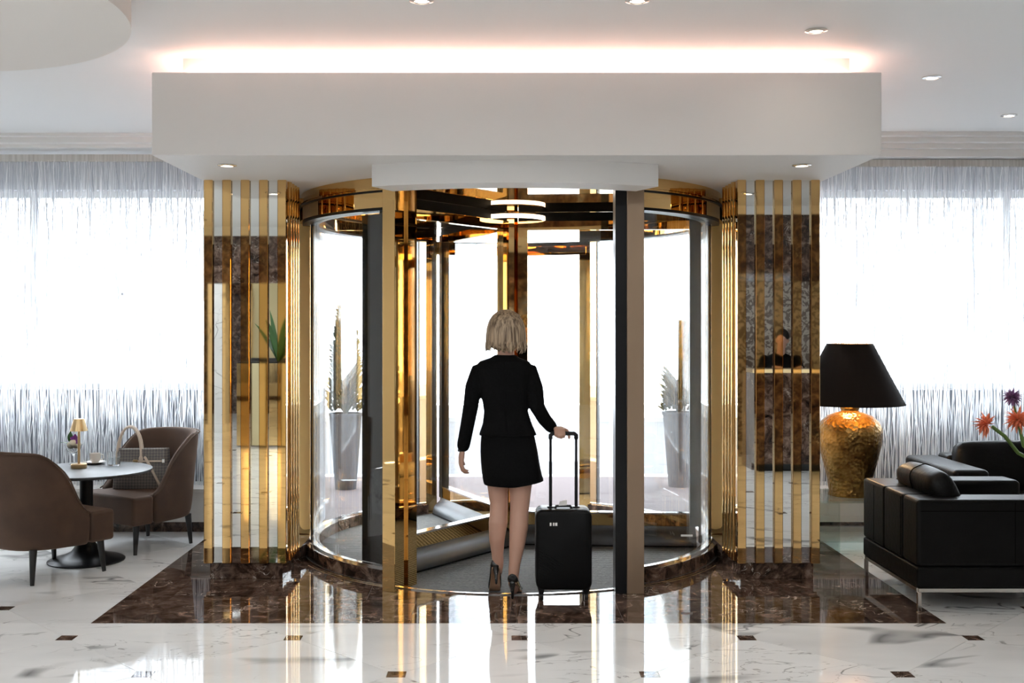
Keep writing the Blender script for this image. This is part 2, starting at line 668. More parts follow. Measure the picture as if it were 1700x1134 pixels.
def lay(name, poly, m, cx, cy):
    p = [(x + cx, y + cy) for x, y in poly]
    for b in bounds:
        p = clip(p, *b)
    for reg in regions:
        q = p
        for r in reg:
            q = clip(q, *r) if len(q) > 2 else []
        if area(q) < 0.0004:
            continue
        whole = abs(area(q) - area(poly)) < 1e-6
        if whole:
            if name not in shared:
                shared[name] = MB().prism(poly, -0.02, 0.0).mesh(name, m)
            me = shared[name]
        else:
            ctr = Vector((cx, cy, 0))
            me = MB().prism(q, -0.02, 0.0).mesh(name, m, off=ctr)
        o = bpy.data.objects.new(name, me)
        o.location = (cx, cy, 0)
        col.objects.link(o)
        o.parent = floor


DX, DY = 0.133, 5.549
for i in range(-8, 8):
    for j in range(-14, 8):
        x = DX + 1.16 * i + (0.58 if j % 2 else 0)
        y = DY + 0.58 * j
        if XL - .6 < x < XR + .6 and -2.0 < y < 8.7:
            edge = y > BY0 - .1 and (abs(x - BX0) < .12 or abs(x - BX1) < .12)
            lay('marble_inset' if not edge else 'marble_infill', dot, 'brown' if not edge else 'marble', x, y)
            lay('marble_tile', octo, 'marble', x + 0.58, y)
MB().box(XL, XR, YB, -1.5, -0.02, 0).build('far_paving', 'marble', floor)
# brown slabs in running bond
ys = [BY0, 6.316, 6.82, 7.32, 7.82, BY1]
for r in range(5):
    xs = [BX0] + [x for x in [(-1.03 if r % 2 == 0 else -1.32) + 0.577 * k for k in range(-3, 8)] if BX0 + .05 < x < BX1 - .05] + [BX1]
    for a, b in zip(xs, xs[1:]):
        MB().box(a + .0008, b - .0008, ys[r] + .0008, ys[r + 1] - .0008, -0.02, 0.0).build('brown_slab', 'brown', floor)

struct(MB().box(XL, XR, YB, YF + .3, CEIL, CEIL + .2).build('ceiling', 'paint'), 'flat white lobby ceiling')
struct(MB().box(XL - .2, XL, YB, YF, 0, CEIL).build('wall_left', 'beige'), 'beige side wall of the lobby, outside the picture')
struct(MB().box(XR, XR + .2, YB, YF, 0, CEIL).build('wall_right', 'beige'), 'beige side wall of the lobby, outside the picture')
struct(MB().box(XL, XR, YB - .2, YB, 0, CEIL).build('wall_rear', 'brown'), 'brown marble wall at the far end behind the viewer')

# window wall
WZ0, WZ1 = 1.08, 2.69
WL = (-5.5, -2.0)
WR = (2.25, 6.1)
wb_ = MB()
for x0, x1 in ((XL, -1.40), (1.64, XR)):
    wb_.box(x0, x1, 8.72, 9.0, WZ1, CEIL)
wb_.box(XL, WL[0], 8.72, 9.0, WZ0, WZ1)
wb_.box(WL[1], -1.40, 8.72, 9.0, WZ0, WZ1)
wb_.box(1.64, WR[0], 8.72, 9.0, WZ0, WZ1)
wb_.box(WR[1], XR, 8.72, 9.0, WZ0, WZ1)
wb_.box(-1.40, 1.64, 8.72, 9.0, 2.5, CEIL)
struct(wb_.build('wall_window', 'greywall'), 'pale window wall on both sides of the revolving door')
for nm, x0, x1 in (('left', XL, -1.40), ('right', 1.64, XR)):
    struct(MB().box(x0, x1, 8.72, 9.0, 0, WZ0).build('wall_apron_' + nm, 'apron'), 'dark grey wall below the window sill, behind the %s curtain' % nm)
for n, (x0, x1) in ((1, WL), (2, WR)):
    e = empty('window_%d' % n, ((x0 + x1) / 2, 8.86, WZ0))
    struct(e, 'wide bright window behind the string curtain ' + ('left' if n == 1 else 'right') + ' of the door')
    fr = MB()
    fr.box(x0, x1, 8.83, 8.89, WZ0, WZ0 + .05).box(x0, x1, 8.83, 8.89, WZ1 - .05, WZ1)
    fr.box(x0, x0 + .05, 8.83, 8.89, WZ0 + .05, WZ1 - .05).box(x1 - .05, x1, 8.83, 8.89, WZ0 + .05, WZ1 - .05)
    xm = (x0 + x1) / 2
    fr.box(xm - .03, xm + .03, 8.83, 8.89, WZ0 + .05, WZ1 - .05)
    fr.build('window_frame', 'paint', e, world_=True)
    for a, b in ((x0 + .05, xm - .03), (xm + .03, x1 - .05)):
        MB().box(a, b, 8.855, 8.865, WZ0 + .05, WZ1 - .05).build('window_pane', 'glass', e, world_=True)

# cornices
for n, (x0, x1) in ((1, (XL, -1.84)), (2, (2.085, XR))):
    prof = ([(8.72, CEIL), (8.26, CEIL), (8.26, 3.045), (8.30, 3.04), (8.30, 3.0), (8.33, 2.99), (8.33, 2.965), (8.72, 2.965)] if n == 1 else
            [(8.72, CEIL), (8.20, CEIL), (8.20, 3.035), (8.24, 3.03), (8.24, 2.995), (8.29, 2.99), (8.29, 2.955), (8.33, 2.95), (8.33, 2.895), (8.72, 2.895)])
    rs = [[(x, y, z) for y, z in prof] for x in (x0, x1)]
    struct(MB().rings(rs).build('trim_%d' % n, 'paint'), 'stepped white ceiling cornice %s of the door canopy' % ('left' if n == 1 else 'right'))

# low panelled ledges under the curtains
for n, (x0, x1) in ((3, (XL, -1.83)), (4, (2.10, XR))):
    e = empty('trim_%d' % n, ((x0 + x1) / 2, 8.5, 0))
    struct(e, 'low cream panelled ledge under the curtain %s of the door' % ('left' if n == 3 else 'right'))
    MB().box(x0, x1, 8.34, 8.72, 0.085, 0.315).build('ledge_body', 'panel', e, world_=True, bevel=.004, bseg=1)
    MB().box(x0, x1, 8.31, 8.72, 0.315, 0.345).build('ledge_top', 'panel', e, world_=True, bevel=.006)
    MB().box(x0, x1, 8.40, 8.72, 0.0, 0.085).build('ledge_plinth', 'brown', e, world_=True)
    k = 0
    x = x0 + .1
    while x < x1 - .6:
        fr = MB()
        a, b, z0, z1 = x, x + .8, .12, .285
        if b > x1 - .05:
            b = x1 - .05
        fr.box(a, b, 8.332, 8.34, z0, z0 + .015).box(a, b, 8.332, 8.34, z1 - .015, z1)
        fr.box(a, a + .015, 8.332, 8.34, z0 + .015, z1 - .015).box(b - .015, b, 8.332, 8.34, z0 + .015, z1 - .015)
        fr.build('panel_moulding', 'panel', e, world_=True)
        x += .9
    if n == 3:
        gx0, gx1 = -2.96, -2.80
        fr = MB().box(gx0, gx1, 8.325, 8.332, 0.10, 0.118).box(gx0, gx1, 8.325, 8.332, .252, .27)
        fr.box(gx0, gx0 + .018, 8.325, 8.332, .118, .252).box(gx1 - .018, gx1, 8.325, 8.332, .118, .252)
        g = fr.build('vent_grille', 'panel', e, world_=True)
        lat = MB()
        for q in range(8):
            xx = gx0 + .018 + (q + .5) * .0155
            lat.box(xx - .003, xx + .003, 8.327, 8.331, .118, .252)
            zz = .118 + (q + .5) * .0167
            lat.box(gx0 + .018, gx1 - .018, 8.3275, 8.3315, zz - .003, zz + .003)
        lat.build('grille_lattice', 'panel', g, world_=True)

# string curtains
for side, (x0, x1), zt in (('left', (-5.9, -1.86), 2.93), ('right', (2.12, 6.3), 2.89)):
    e = empty('string_curtain', ((x0 + x1) / 2, 8.46, 0.35))
    tag(e, 'white string curtain over the bright window %s of the door' % ('to the left' if side == 'left' else 'to the right'), 'curtain', 'string curtains')
    MB().box(x0, x1, 8.44, 8.475, zt - .055, zt).build('curtain_header', 'header', e, world_=True)
    s = MB()
    x = x0
    rnd = random.Random(3 if side == 'left' else 4)
    while x < x1:
        w = rnd.uniform(.0018, .0042)
        y = 8.455 + rnd.uniform(-.018, .018)
        ph, am, fr_ = rnd.uniform(0, 6.28), rnd.uniform(.003, .013), rnd.uniform(3.5, 9)
        tw = rnd.uniform(-.9, .9)
        vs, fs = [], []
        n = 28
        z_end = 0.348 + rnd.uniform(0, .012)
        for k in range(n + 1):
            z = zt - .05 - (zt - .05 - z_end) * k / n
            xx = x + am * math.sin(ph + fr_ * z) + am * .5 * math.sin(2.3 * ph + 2.7 * fr_ * z)
            ca, sa = math.cos(tw + .6 * math.sin(ph + 3 * z)), math.sin(tw + .6 * math.sin(ph + 3 * z))
            vs += [(xx - w * ca, y - w * sa, z), (xx + w * ca, y + w * sa, z)]
            if k:
                fs.append((2 * k - 2, 2 * k - 1, 2 * k + 1, 2 * k))
        s.add(vs, fs)
        x += rnd.uniform(.003, .007)
    me = bpy.data.meshes.new('curtain_strings')
    off = root_loc(e)
    me.from_pydata([tuple(p - off) for p in s.v], [], s.f)
    me.materials.append(M['strings'])
    o = bpy.data.objects.new('curtain_strings', me)
    col.objects.link(o)
    o.parent = e
    o['kind'] = 'stuff'

# canopy box (soffit) over the door
SX0, SX1, SY0, SY1, SZ0, SZ1 = -1.837, 2.082, 5.82, 8.72, 2.512, 2.958
can = empty('door_canopy', ((SX0 + SX1) / 2, (SY0 + SY1) / 2, SZ0))
tag(can, 'long white box canopy over the revolving door with a glowing cove above', 'canopy')
MB().box(SX0, SX1, SY0, SY1, SZ0, SZ1).build('canopy_box', 'soffit', can, world_=True, bevel=.004, bseg=1)
MB().box(SX0 + .13, SX1 - .13, SY0 + .13, SY1, SZ1, CEIL).build('canopy_riser', 'paint', can, world_=True)
led = MB().box(SX0 + .15, SX1 - .15, SY0 + .105, SY0 + .125, SZ1 + .002, SZ1 + .014)
led.box(SX0 + .105, SX0 + .125, SY0 + .15, SY1 - .4, SZ1 + .002, SZ1 + .014)
led.box(SX1 - .125, SX1 - .105, SY0 + .15, SY1 - .4, SZ1 + .002, SZ1 + .014)
led.build('cove_strip', 'led', can, world_=True)


# ------------------------------------------------------------------ downlights
def downlight(loc, label, power, r=.034, spread=150, group='recessed downlights', tint=(1, .86, .70)):
    e = empty('downlight', loc)
    tag(e, label, 'downlight', group)
    MB().lathe([(r * 1.05, -.001), (r * 1.6, -.001), (r * 1.6, -.005), (r * 1.05, -.010)], seg=28, cap=False).build('trim_ring', 'chrome', e, smooth=True)
    MB().lathe([(r * 1.05, -.004), (r * 1.05, -.001)], seg=28).build('lamp_lens', 'lens', e)
    d = bpy.data.lights.new('downlight_beam', 'AREA')
    d.shape = 'DISK'
    d.size = r * 2
    d.energy = power * LAMP_K
    d.color = tint
    d.spread = rad(spread)
    o = bpy.data.objects.new('downlight_beam', d)
    o.location = (0, 0, -.012)
    col.objects.link(o)
    o.parent = e
    return e


for px, py, txt in ((700, 0, 'half cut off by the top edge, left of the middle'), (1058, 0, 'half cut off by the top edge, right of the middle'),
                    (1355, 50, 'above the right end of the glowing cove'), (1547, 128, 'beside the right end of the canopy'),
                    (1675, 191, 'over the black sofa, nearest to the right cornice')):
    D = (CEIL - EYE) * F / (CY - py)
    p = at(px, py, D)
    downlight((p.x, p.y, CEIL), 'small recessed ceiling downlight ' + txt, 2.5)
for px, txt in ((377, 'left'), (1331, 'right')):
    D = (SZ0 - EYE) * F / (CY - 273.5)
    p = at(px, 273.5, D)
    downlight((p.x, p.y, SZ0), 'small recessed downlight under the canopy before the %s mirrored pillar' % txt, 8, group='downlights under the canopy')
for x in (-4.2, -1.4, 1.4, 4.2):  # unseen lamps added behind the viewer to brighten canopy front, ceiling and floor
    for y in (-4.2, -1.4, 0.8, 2.6):
        if y > 0 and abs(x) > 3 and (y < 2 or x > 0):
            continue
        downlight((x, y, CEIL), 'added unseen ceiling downlight that brightens the lobby from behind the viewer', 75, .14, 170, 'added fill downlights behind the viewer', (.94, .98, 1.0))

# ------------------------------------------------------------------ pillars
PZ0, PZ1 = 0.105, SZ0


def pillar(x0, x1, inner, label):
    """front faces -Y at y=6.80; inner=+1 when the door lies towards +X"""
    y0, y1 = 6.845, 7.22
    e = empty('mirrored_pillar', ((x0 + x1) / 2, (y0 + y1) / 2, 0))
    tag(e, label, 'pillar', 'mirrored pillars beside the door')
    MB().box(x0 + .02, x1 - .02, y0 + .0, y1, PZ0, PZ1).build('core', 'black', e, world_=True)
    MB().box(x0 + .03, x1 - .03, y0 - .005, y1, 0, PZ0).build('plinth', 'brown', e, world_=True, bevel=.003, bseg=1)
    pitch = (x1 - x0 - .056) / 8
    for k in range(9):
        xc = x0 + .028 + pitch * k
        if k % 2 == 0:
            MB().box(xc - .0275, xc + .0275, y0 - .045, y0 + .03, PZ0, PZ1).build('gold_strip', 'gold', e, world_=True, bevel=.003, bseg=1)
        else:
            MB().box(xc - pitch / 2, xc + pitch / 2, y0 - .022, y0, PZ0, PZ1).build('mirror_strip', 'mirror', e, world_=True)
    # fluted gold returns on both flanks
    for xs, sg in ((x0, -1), (x1, 1)):
        for q in range(4):
            yc = y0 + .075 + q * .088
            MB().lathe([(.026, PZ0), (.026, PZ1)], (xs - sg * .012, yc, 0), 20).build('gold_flute', 'gold', e, world_=True, smooth=True, sharp=60)
        MB().box(min(xs, xs - sg * .02), max(xs, xs - sg * .02), y0 + .03, y1, PZ0, PZ1).build('flank_panel', 'gold', e, world_=True)
    return e


pillar(-1.821, -1.303, 1, 'gold and silver mirror striped pillar beside the café table')
pillar(1.527, 2.046, -1, 'gold and silver mirror striped pillar beside the large gold lamp')

# ------------------------------------------------------------------ revolving door: fixed drum
C = (0.12, 7.95)
ZC = 2.426
drum = empty('door_drum', (C[0], C[1], 0))
tag(drum, 'round gold and glass drum enclosure of the revolving door', 'door enclosure')
for s in (-1, 1):
    for a0, a1 in ((31, 78), (78.6, 100), (100.6, 125), (125.6, 149)):
        MB().sector(1.428, 1.440, s * a0, s * a1, .095, 2.31, C).build('curved_glass', 'glass', drum, world_=True, smooth=True)
    MB().sector(1.385, 1.485, s * 29, s * 151, 0.0, .085, C).build('curb', 'brown', drum, world_=True, smooth=True)
    MB().sector(1.415, 1.450, s * 29, s * 151, .085, .097, C).build('glazing_channel', 'steel', drum, world_=True, smooth=True)
    MB().sector(1.535, 1.541, s * 29.5, s * 62, -.002, .0015, C).build('floor_inlay', 'goldsatin', drum, world_=True)
    MB().sector(1.425, 1.445, s * 77.9, s * 78.7, .097, 2.31, C, 2).build('glass_joint', 'black', drum, world_=True)
    # gold cheek between the pillar and the drum, and the gold reveal behind it
    rs = []
    for k in range(13):
        t = k / 12
        x = C[0] + s * (1.432 + .16 * t)
        y = 7.74 + .02 * math.sin(math.pi * t)
        rs.append([(x, y, .0), (x, y, SZ0 - .002), (x, y + .012, SZ0 - .002), (x, y + .012, 0)])
    MB().rings(rs).build('gold_cheek', 'goldwavy', drum, world_=True, smooth=True)
    x0_, x1_ = sorted((C[0] + s * 1.42, C[0] + s * 1.60))
    MB().box(x0_, x1_, 7.30, 7.735, 0, .105).build('skirting', 'brown', drum, world_=True)
    x = C[0] + s * 1.575
    MB().box(min(x, x + s * .015), max(x, x + s * .015), 7.76, 8.72, 0, SZ0 - .002).build('gold_reveal', 'gold', drum, world_=True)
    w0, w1 = sorted((C[0] + s * 1.60, C[0] + s * 1.90))
    struct(MB().box(w0, w1, 7.225, 8.72, 0, SZ0).build('wall_pier_' + ('left' if s < 0 else 'right'), 'paint'), 'wall pier behind the %s mirrored pillar' % ('left' if s < 0 else 'right'))
# bands above the curved glass, left and right of the openings
for s in (-1, 1):
    MB().sector(1.39, 1.52, s * 29, s * 151, 2.325, 2.418, C).build('canopy_band', 'gold', drum, world_=True, smooth=True)
    MB().sector(1.36, 1.53, s * 29, s * 151, 2.418, 2.430, C).build('shadow_line', 'black', drum, world_=True, smooth=True)
    MB().sector(1.385, 1.50, s * 29, s * 151, 2.310, 2.325, C).build('canopy_edge', 'black', drum, world_=True, smooth=True)
MB().sector(1.44, 1.515, 0, 360, 2.447, SZ0 - .001, C, 120).build('upper_fascia', 'gold', drum, world_=True, smooth=True)
MB().sector(0.0005, 1.50, 0, 360, ZC, ZC + .02, C, 96).build('drum_ceiling', 'gold', drum, world_=True)
MB().sector(1.74, 1.98, -24.2, 24.2, 2.386, SZ0 - .001, C, 40).build('entrance_fascia', 'soffit', drum, world_=True, smooth=True)
MB().sector(1.50, 1.74, -24.2, 24.2, 2.447, SZ0 - .002, C, 40).build('fascia_return', 'soffit', drum, world_=True, smooth=True)
# posts, front pair then street pair
rotm = lambda a: Matrix.Translation((C[0], C[1], 0)) @ Matrix.Rotation(rad(a), 4, 'Z')
MB().box(-.045, .045, -1.625, -1.50, 0, ZC).xf(rotm(-27.6)).build('post', 'gold', drum, world_=True, bevel=.002, bseg=1)
MB().box(-.02, .06, -1.50, -1.40, 0, ZC).xf(rotm(-27.6)).build('post_return', 'gold', drum, world_=True)
MB().box(.725, .792, 6.47, 6.60, 0, ZC).build('jamb', 'black', drum, world_=True)
MB().box(.792, .894, 6.45, 6.62, 0, ZC).build('post', 'bronze', drum, world_=True, bevel=.002, bseg=1)
MB().sector(1.395, 1.41, -29.5, -43, .10, 2.30, C).build('night_shutter', 'brush', drum, world_=True, smooth=True)
for a in (180 - 27.6, 180 + 27.6):
    MB().box(-.05, .05, -1.55, -1.40, 0, ZC).xf(rotm(a)).build('street_post', 'gold', drum, world_=True, bevel=.002, bseg=1)
    MB().box(-.055, .055, -1.60, -1.55, 0, ZC).xf(rotm(a)).build('street_post_cap', 'black', drum, world_=True)
MB().sector(1.39, 1.50, 152, 208, 2.2, 2.31, C).build('street_lintel', 'gold', drum, world_=True, smooth=True)
p = at(1132, 891, 6.95)
MB().box(1.2, 1.275, 6.957, 6.960, .244, .256).build('sticker', 'sticker', drum, world_=True)

mat_o = empty('entrance_mat', (C[0], C[1], 0))
tag(mat_o, 'round dark grey ribbed entrance mat with bright metal rim inside the door', 'mat')
MB().sector(0.0005, 1.50, 0, 360, .0005, .005, C, 120).build('ribbed_pile', 'carpet', mat_o, world_=True)
MB().sector(1.50, 1.525, 0, 360, .0005, .007, C, 120).build('metal_rim', 'steel', mat_o, world_=True)

# ------------------------------------------------------------------ revolving door: the three wings
rotor = empty('revolving_door', (C[0], C[1], .006))
tag(rotor, 'three gold framed glass wings turning around a gold centre post', 'revolving door')
MB().lathe([(.055, .0), (.055, ZC - .008)], seg=6).build('centre_post', 'gold', rotor)
MB().lathe([(.085, .0), (.085, .03), (.06, .04)], seg=24).build('pivot_collar', 'steel', rotor, smooth=True)
for ang in (-4, 114, 233):
    mt = Matrix.Rotation(rad(ang), 4, 'Z')
    fr = MB()
    fr.box(.055, .125, -.028, .028, .14, 2.352)
    fr.box(.125, 1.30, -.028, .028, 2.288, 2.352)
    fr.box(.125, 1.30, -.028, .028, .14, .225)
    w = fr.xf(mt).build('wing_frame', 'gold', rotor, bevel=.002, bseg=1)
    MB().box(.125, 1.30, -.006, .006, .225, 2.288).xf(mt).build('wing_glass', 'glass', w)
    MB().box(1.30, 1.365, -.032, .032, .14, 2.352).xf(mt).build('outer_stile', 'black', w)
    MB().box(.06, 1.365, -.016, .016, 2.352, 2.418).xf(mt).build('top_brush', 'brush', w)
    MB().box(1.365, 1.383, -.006, .006, .02, 2.352).xf(mt).build('edge_brush', 'brush', w)
    MB().box(.125, 1.30, -.034, .034, .225, .237).xf(mt).build('glazing_bead', 'steel', w)
    prof = [(-.10, .012), (-.098, .035), (-.085, .07), (-.06, .095), (-.035, .115), (-.03, .14), (.03, .14), (.035, .115), (.06, .095), (.085, .07), (.098, .035), (.10, .012)]
    rs = [[(x, y, z) for y, z in prof] for x in (.09, 1.34)]
    MB().rings(rs).xf(mt).build('kick_profile', 'alu', w, smooth=True, sharp=50)
    MB().box(.09, 1.34, -.104, .104, .004, .014).xf(mt).build('floor_brush', 'brush', w)

rl = empty('ring_lamp', (C[0] + .01, C[1] - .02, 2.352))
tag(rl, 'slim glowing ring lamp around the top of the centre post', 'ceiling lamp')
MB().lathe([(.225, .012), (.245, .012), (.245, .040), (.225, .040), (.225, .012)], seg=64, cap=False).build('diffuser', 'ring', rl, smooth=True)
MB().lathe([(.225, .040), (.245, .040), (.245, .046), (.225, .046), (.225, .040)], seg=64, cap=False).build('housing', 'goldsatin', rl, smooth=True)

# ------------------------------------------------------------------ big drum pendant, top left
e = empty('drum_pendant', (-2.68, 4.42, 2.90))
tag(e, 'huge round white fabric drum pendant at the top left under the ceiling', 'pendant lamp')
MB().lathe([(1.125, .004), (1.125, .0)], seg=96).build('diffuser', 'fabricwhite', e)
MB().lathe([(1.125, .0), (1.14, .0), (1.14, .14), (1.125, .14), (1.125, .0)], seg=96, cap=False).build('shade_band', 'fabricwhite', e, smooth=True)
MB().lathe([(.06, .10), (.06, .165)], seg=20).build('ceiling_mount', 'paint', e, smooth=True)
MB().box(-1.125, 1.125, -.01, .01, .09, .11).build('mount_bar', 'paint', e)

# ------------------------------------------------------------------ outside: street, far houses, planters
struct(MB().box(-30, 30, 9.02, 11.6, -.3, -.02).build('pavement', 'paving'), 'pinkish paved pavement outside the door')
struct(MB().box(-30, 30, 11.6, 11.8, -.3, -.02).build('kerb', 'kerb'), 'pale kerb stone at the street')
struct(MB().box(-40, 40, 11.8, 19.0, -.35, -.10).build('street', 'road'), 'grey street outside the door')
struct(MB().box(-40, 40, 19.0, 22.0, -.3, -.02).build('far_pavement', 'kerb'), 'pale pavement across the street')


def house(x0, x1, y, h, cols, rows, label):
    e = empty('house', ((x0 + x1) / 2, y, -.02))
    tag(e, label, 'building', 'pale houses across the street')
    MB().box(x0, x1, y, y + 6, -.02, h).build('wall', 'facade', e, world_=True)
    MB().box(x0 - .1, x1 + .1, y - .25, y, h - .5, h).build('cornice', 'facade', e, world_=True)
    for i in range(cols):
        for j in range(rows):
            xc = x0 + (i + .5) * (x1 - x0) / cols
            z0 = .9 + j * 3.2
            MB().box(xc - .62, xc + .62, y - .08, y, z0 - .1, z0 + 2.1).build('window_surround', 'facade', e, world_=True)
            w = MB().box(xc - .5, xc + .5, y - .10, y - .08, z0, z0 + 2.0).build('window', 'facadewin', e, world_=True)
            MB().box(xc - .03, xc + .03, y - .12, y - .10, z0, z0 + 2.0).box(xc - .5, xc + .5, y - .12, y - .10, z0 + 1.3, z0 + 1.36).build('glazing_bar', 'facade', w, world_=True)


house(-18, -6, 22, 10, 4, 3, 'pale house across the street seen through the left curtain')
house(-5.8, 4.6, 22.5, 9, 3, 2, 'pale house across the street seen through the revolving door')
house(4.8, 18, 22, 10, 4, 3, 'pale house across the street seen through the right curtain')


def planter(x, y, label, h=1.05, th=1.5, seed=1):
    rnd = random.Random(seed)
    e = empty('potted_conifer', (x, y, -.02))
    tag(e, label, 'potted tree', 'potted conifers outside')
    MB().lathe([(.105, 0), (.16, h - .03), (.17, h - .03), (.17, h), (.145, h), (.14, h - .06)], seg=28).build('tall_planter', 'planter', e, smooth=True)
    MB().lathe([(.02, h - .06), (.015, h + .3)], seg=8).build('trunk', 'darkwood', e, smooth=True)
    f = MB().lathe([(.02, h), (.085, h + .1), (.075, h + th * .5), (.03, h + th * .85), (.004, h + th)], seg=10)
    for k in range(1500):
        t = rnd.random() ** .8
        z = h + .02 + th * t
        r = .15 * (1 - t) ** .7 * (0.5 + .5 * rnd.random()) + .012
        a = rnd.uniform(0, 6.283)
        d = Vector((math.cos(a), math.sin(a), rnd.uniform(.5, 1.4))).normalized()
        p = Vector((r * math.cos(a), r * math.sin(a), z))
        s = Vector((-math.sin(a), math.cos(a), 0)) * .016
        L = d * rnd.uniform(.07, .12)
        f.add([p - s, p + s, p + L], [(0, 1, 2)])
        f.add([p - s.cross(d), p + s.cross(d), p + L], [(0, 1, 2)])
    f.build('foliage', 'conifer', e)['kind'] = 'stuff'


planter(-1.47, 10.75, 'clipped conifer in a tall grey planter seen through the left curved glass', .75, 1.0, 1)
planter(1.86, 10.9, 'clipped conifer in a tall grey planter seen through the right curved glass', .75, .85, 2)

# ------------------------------------------------------------------ the lobby behind the viewer, seen in the mirrors
struct(MB().box(XL, -1.7, -2.9, -2.6, 2.23, CEIL).build('trim_5', 'brown'), 'brown marble bulkhead mirrored in the left pillar')
struct(MB().box(XL, -1.7, -2.6, -2.52, CEIL - .13, CEIL).build('trim_6', 'paint'), 'white cornice mirrored in the left pillar')
struct(MB().box(2.3, XR, 0.0, .25, 2.14, CEIL).build('trim_7', 'brown'), 'brown marble bulkhead mirrored in the right pillar')
struct(MB().box(2.3, XR, .25, .31, CEIL - .10, CEIL).build('trim_8', 'paint'), 'white cornice mirrored in the right pillar')
struct(MB().box(2.75, XR, 0.02, .22, 0, 2.14).build('wall_reception', 'leafwall'), 'leaf patterned reception wall mirrored in the right pillar')
struct(MB().box(2.3, 2.75, 0.0, .24, 0, 2.14).build('wall_return', 'beige'), 'beige wall return beside the reception')
for x in (-4.15, -1.95):
    e = empty('stone_column', (x, -2.75, 0))
    tag(e, 'pale stone column behind the viewer, ' + ('mirrored at the left pillar' if x < -3 else 'at the end of the brown bulkhead'), 'column')
    MB().box(x - .13, x + .13, -2.88, -2.62, .12, 2.23).build('shaft', 'marble', e, world_=True)
    MB().box(x - .16, x + .16, -2.91, -2.59, 0, .12).build('base', 'marble', e, world_=True)
e = empty('display_niche', (-3.45, -4.5, 0))
tag(e, 'pale gold display cabinet mirrored in the left pillar', 'cabinet')
MB().box(-4.1, -2.8, -4.8, -4.5, 0, 1.05).build('cabinet_body', 'iron', e, world_=True)
MB().box(-4.1, -2.8, -4.6, -4.56, 1.05, 2.3).build('back_panel', 'nichegold', e, world_=True)
for x in (-4.1, -3.45, -2.84):
    MB().box(x, x + .04, -4.62, -4.5, 1.05, 2.3).build('upright', 'gold', e, world_=True)

e = empty('planter_box', (-3.0, -.75, 0))
tag(e, 'tall gold planter box with a palm, mirrored in the left pillar', 'plant')
for k in range(4):
    MB().box(-3.38 + .2 * k, -3.19 + .2 * k, -.9, -.6, .02, 1.1).build('planter_panel', 'nichegold' if k % 2 else 'gold', e, world_=True)
MB().box(-3.36, -2.6, -.88, -.62, 1.09, 1.12).build('soil', 'darkwood', e, world_=True)
rnd = random.Random(5)
for k in range(16):
    a = rnd.uniform(0, 6.283)
    L = rnd.uniform(.5, .85)
    lean = rnd.uniform(.25, .8)
    lf = MB()
    pts = []
    for q in range(7):
        t = q / 6
        pts.append(Vector((-2.85 + math.cos(a) * L * lean * t, -.75 + math.sin(a) * L * lean * t * .6, 1.1 + L * (t - .45 * lean * t * t))))
    sd = Vector((-math.sin(a), math.cos(a), 0))
    vs, fs = [], []
    for q, p in enumerate(pts):
        w = .035 * math.sin(math.pi * min(1, .15 + .85 * q / 6)) + .002
        vs += [p - sd * w, p + sd * w]
        if q:
            fs.append((2 * q - 2, 2 * q - 1, 2 * q + 1, 2 * q))
    lf.add(vs, fs).build('palm_leaf', 'leaf', e, world_=True, smooth=True)

e = empty('reception_desk', (3.9, 1.75, 0))
tag(e, 'dark brown marble reception desk mirrored in the right pillar', 'desk')
MB().box(2.85, 5.2, 1.65, 1.78, .08, 1.08).build('front_panel', 'brown', e, world_=True)
MB().box(2.82, 5.23, 1.50, 1.82, 1.08, 1.12).build('counter_top', 'goldsatin', e, world_=True)
MB().box(2.9, 5.15, 1.60, 1.74, 0, .08).build('plinth', 'black', e, world_=True)
for x in (2.85, 5.12):
    MB().box(x, x + .08, 1.15, 1.65, .0, 1.08).build('side_panel', 'brown', e, world_=True)


# ------------------------------------------------------------------ people
def sup_ring(c, rx, ry, p=2.3, seg=28, ang=0.0):
    out = []
    for i in range(seg):
        t = 2 * math.pi * i / seg
        ct, st = math.cos(t), math.sin(t)
        x = rx * math.copysign(abs(ct) ** (2 / p), ct)
        y = ry * math.copysign(abs(st) ** (2 / p), st)
        out.append((c[0] + x * math.cos(ang) - y * math.sin(ang), c[1] + x * math.sin(ang) + y * math.cos(ang), c[2]))
    return out


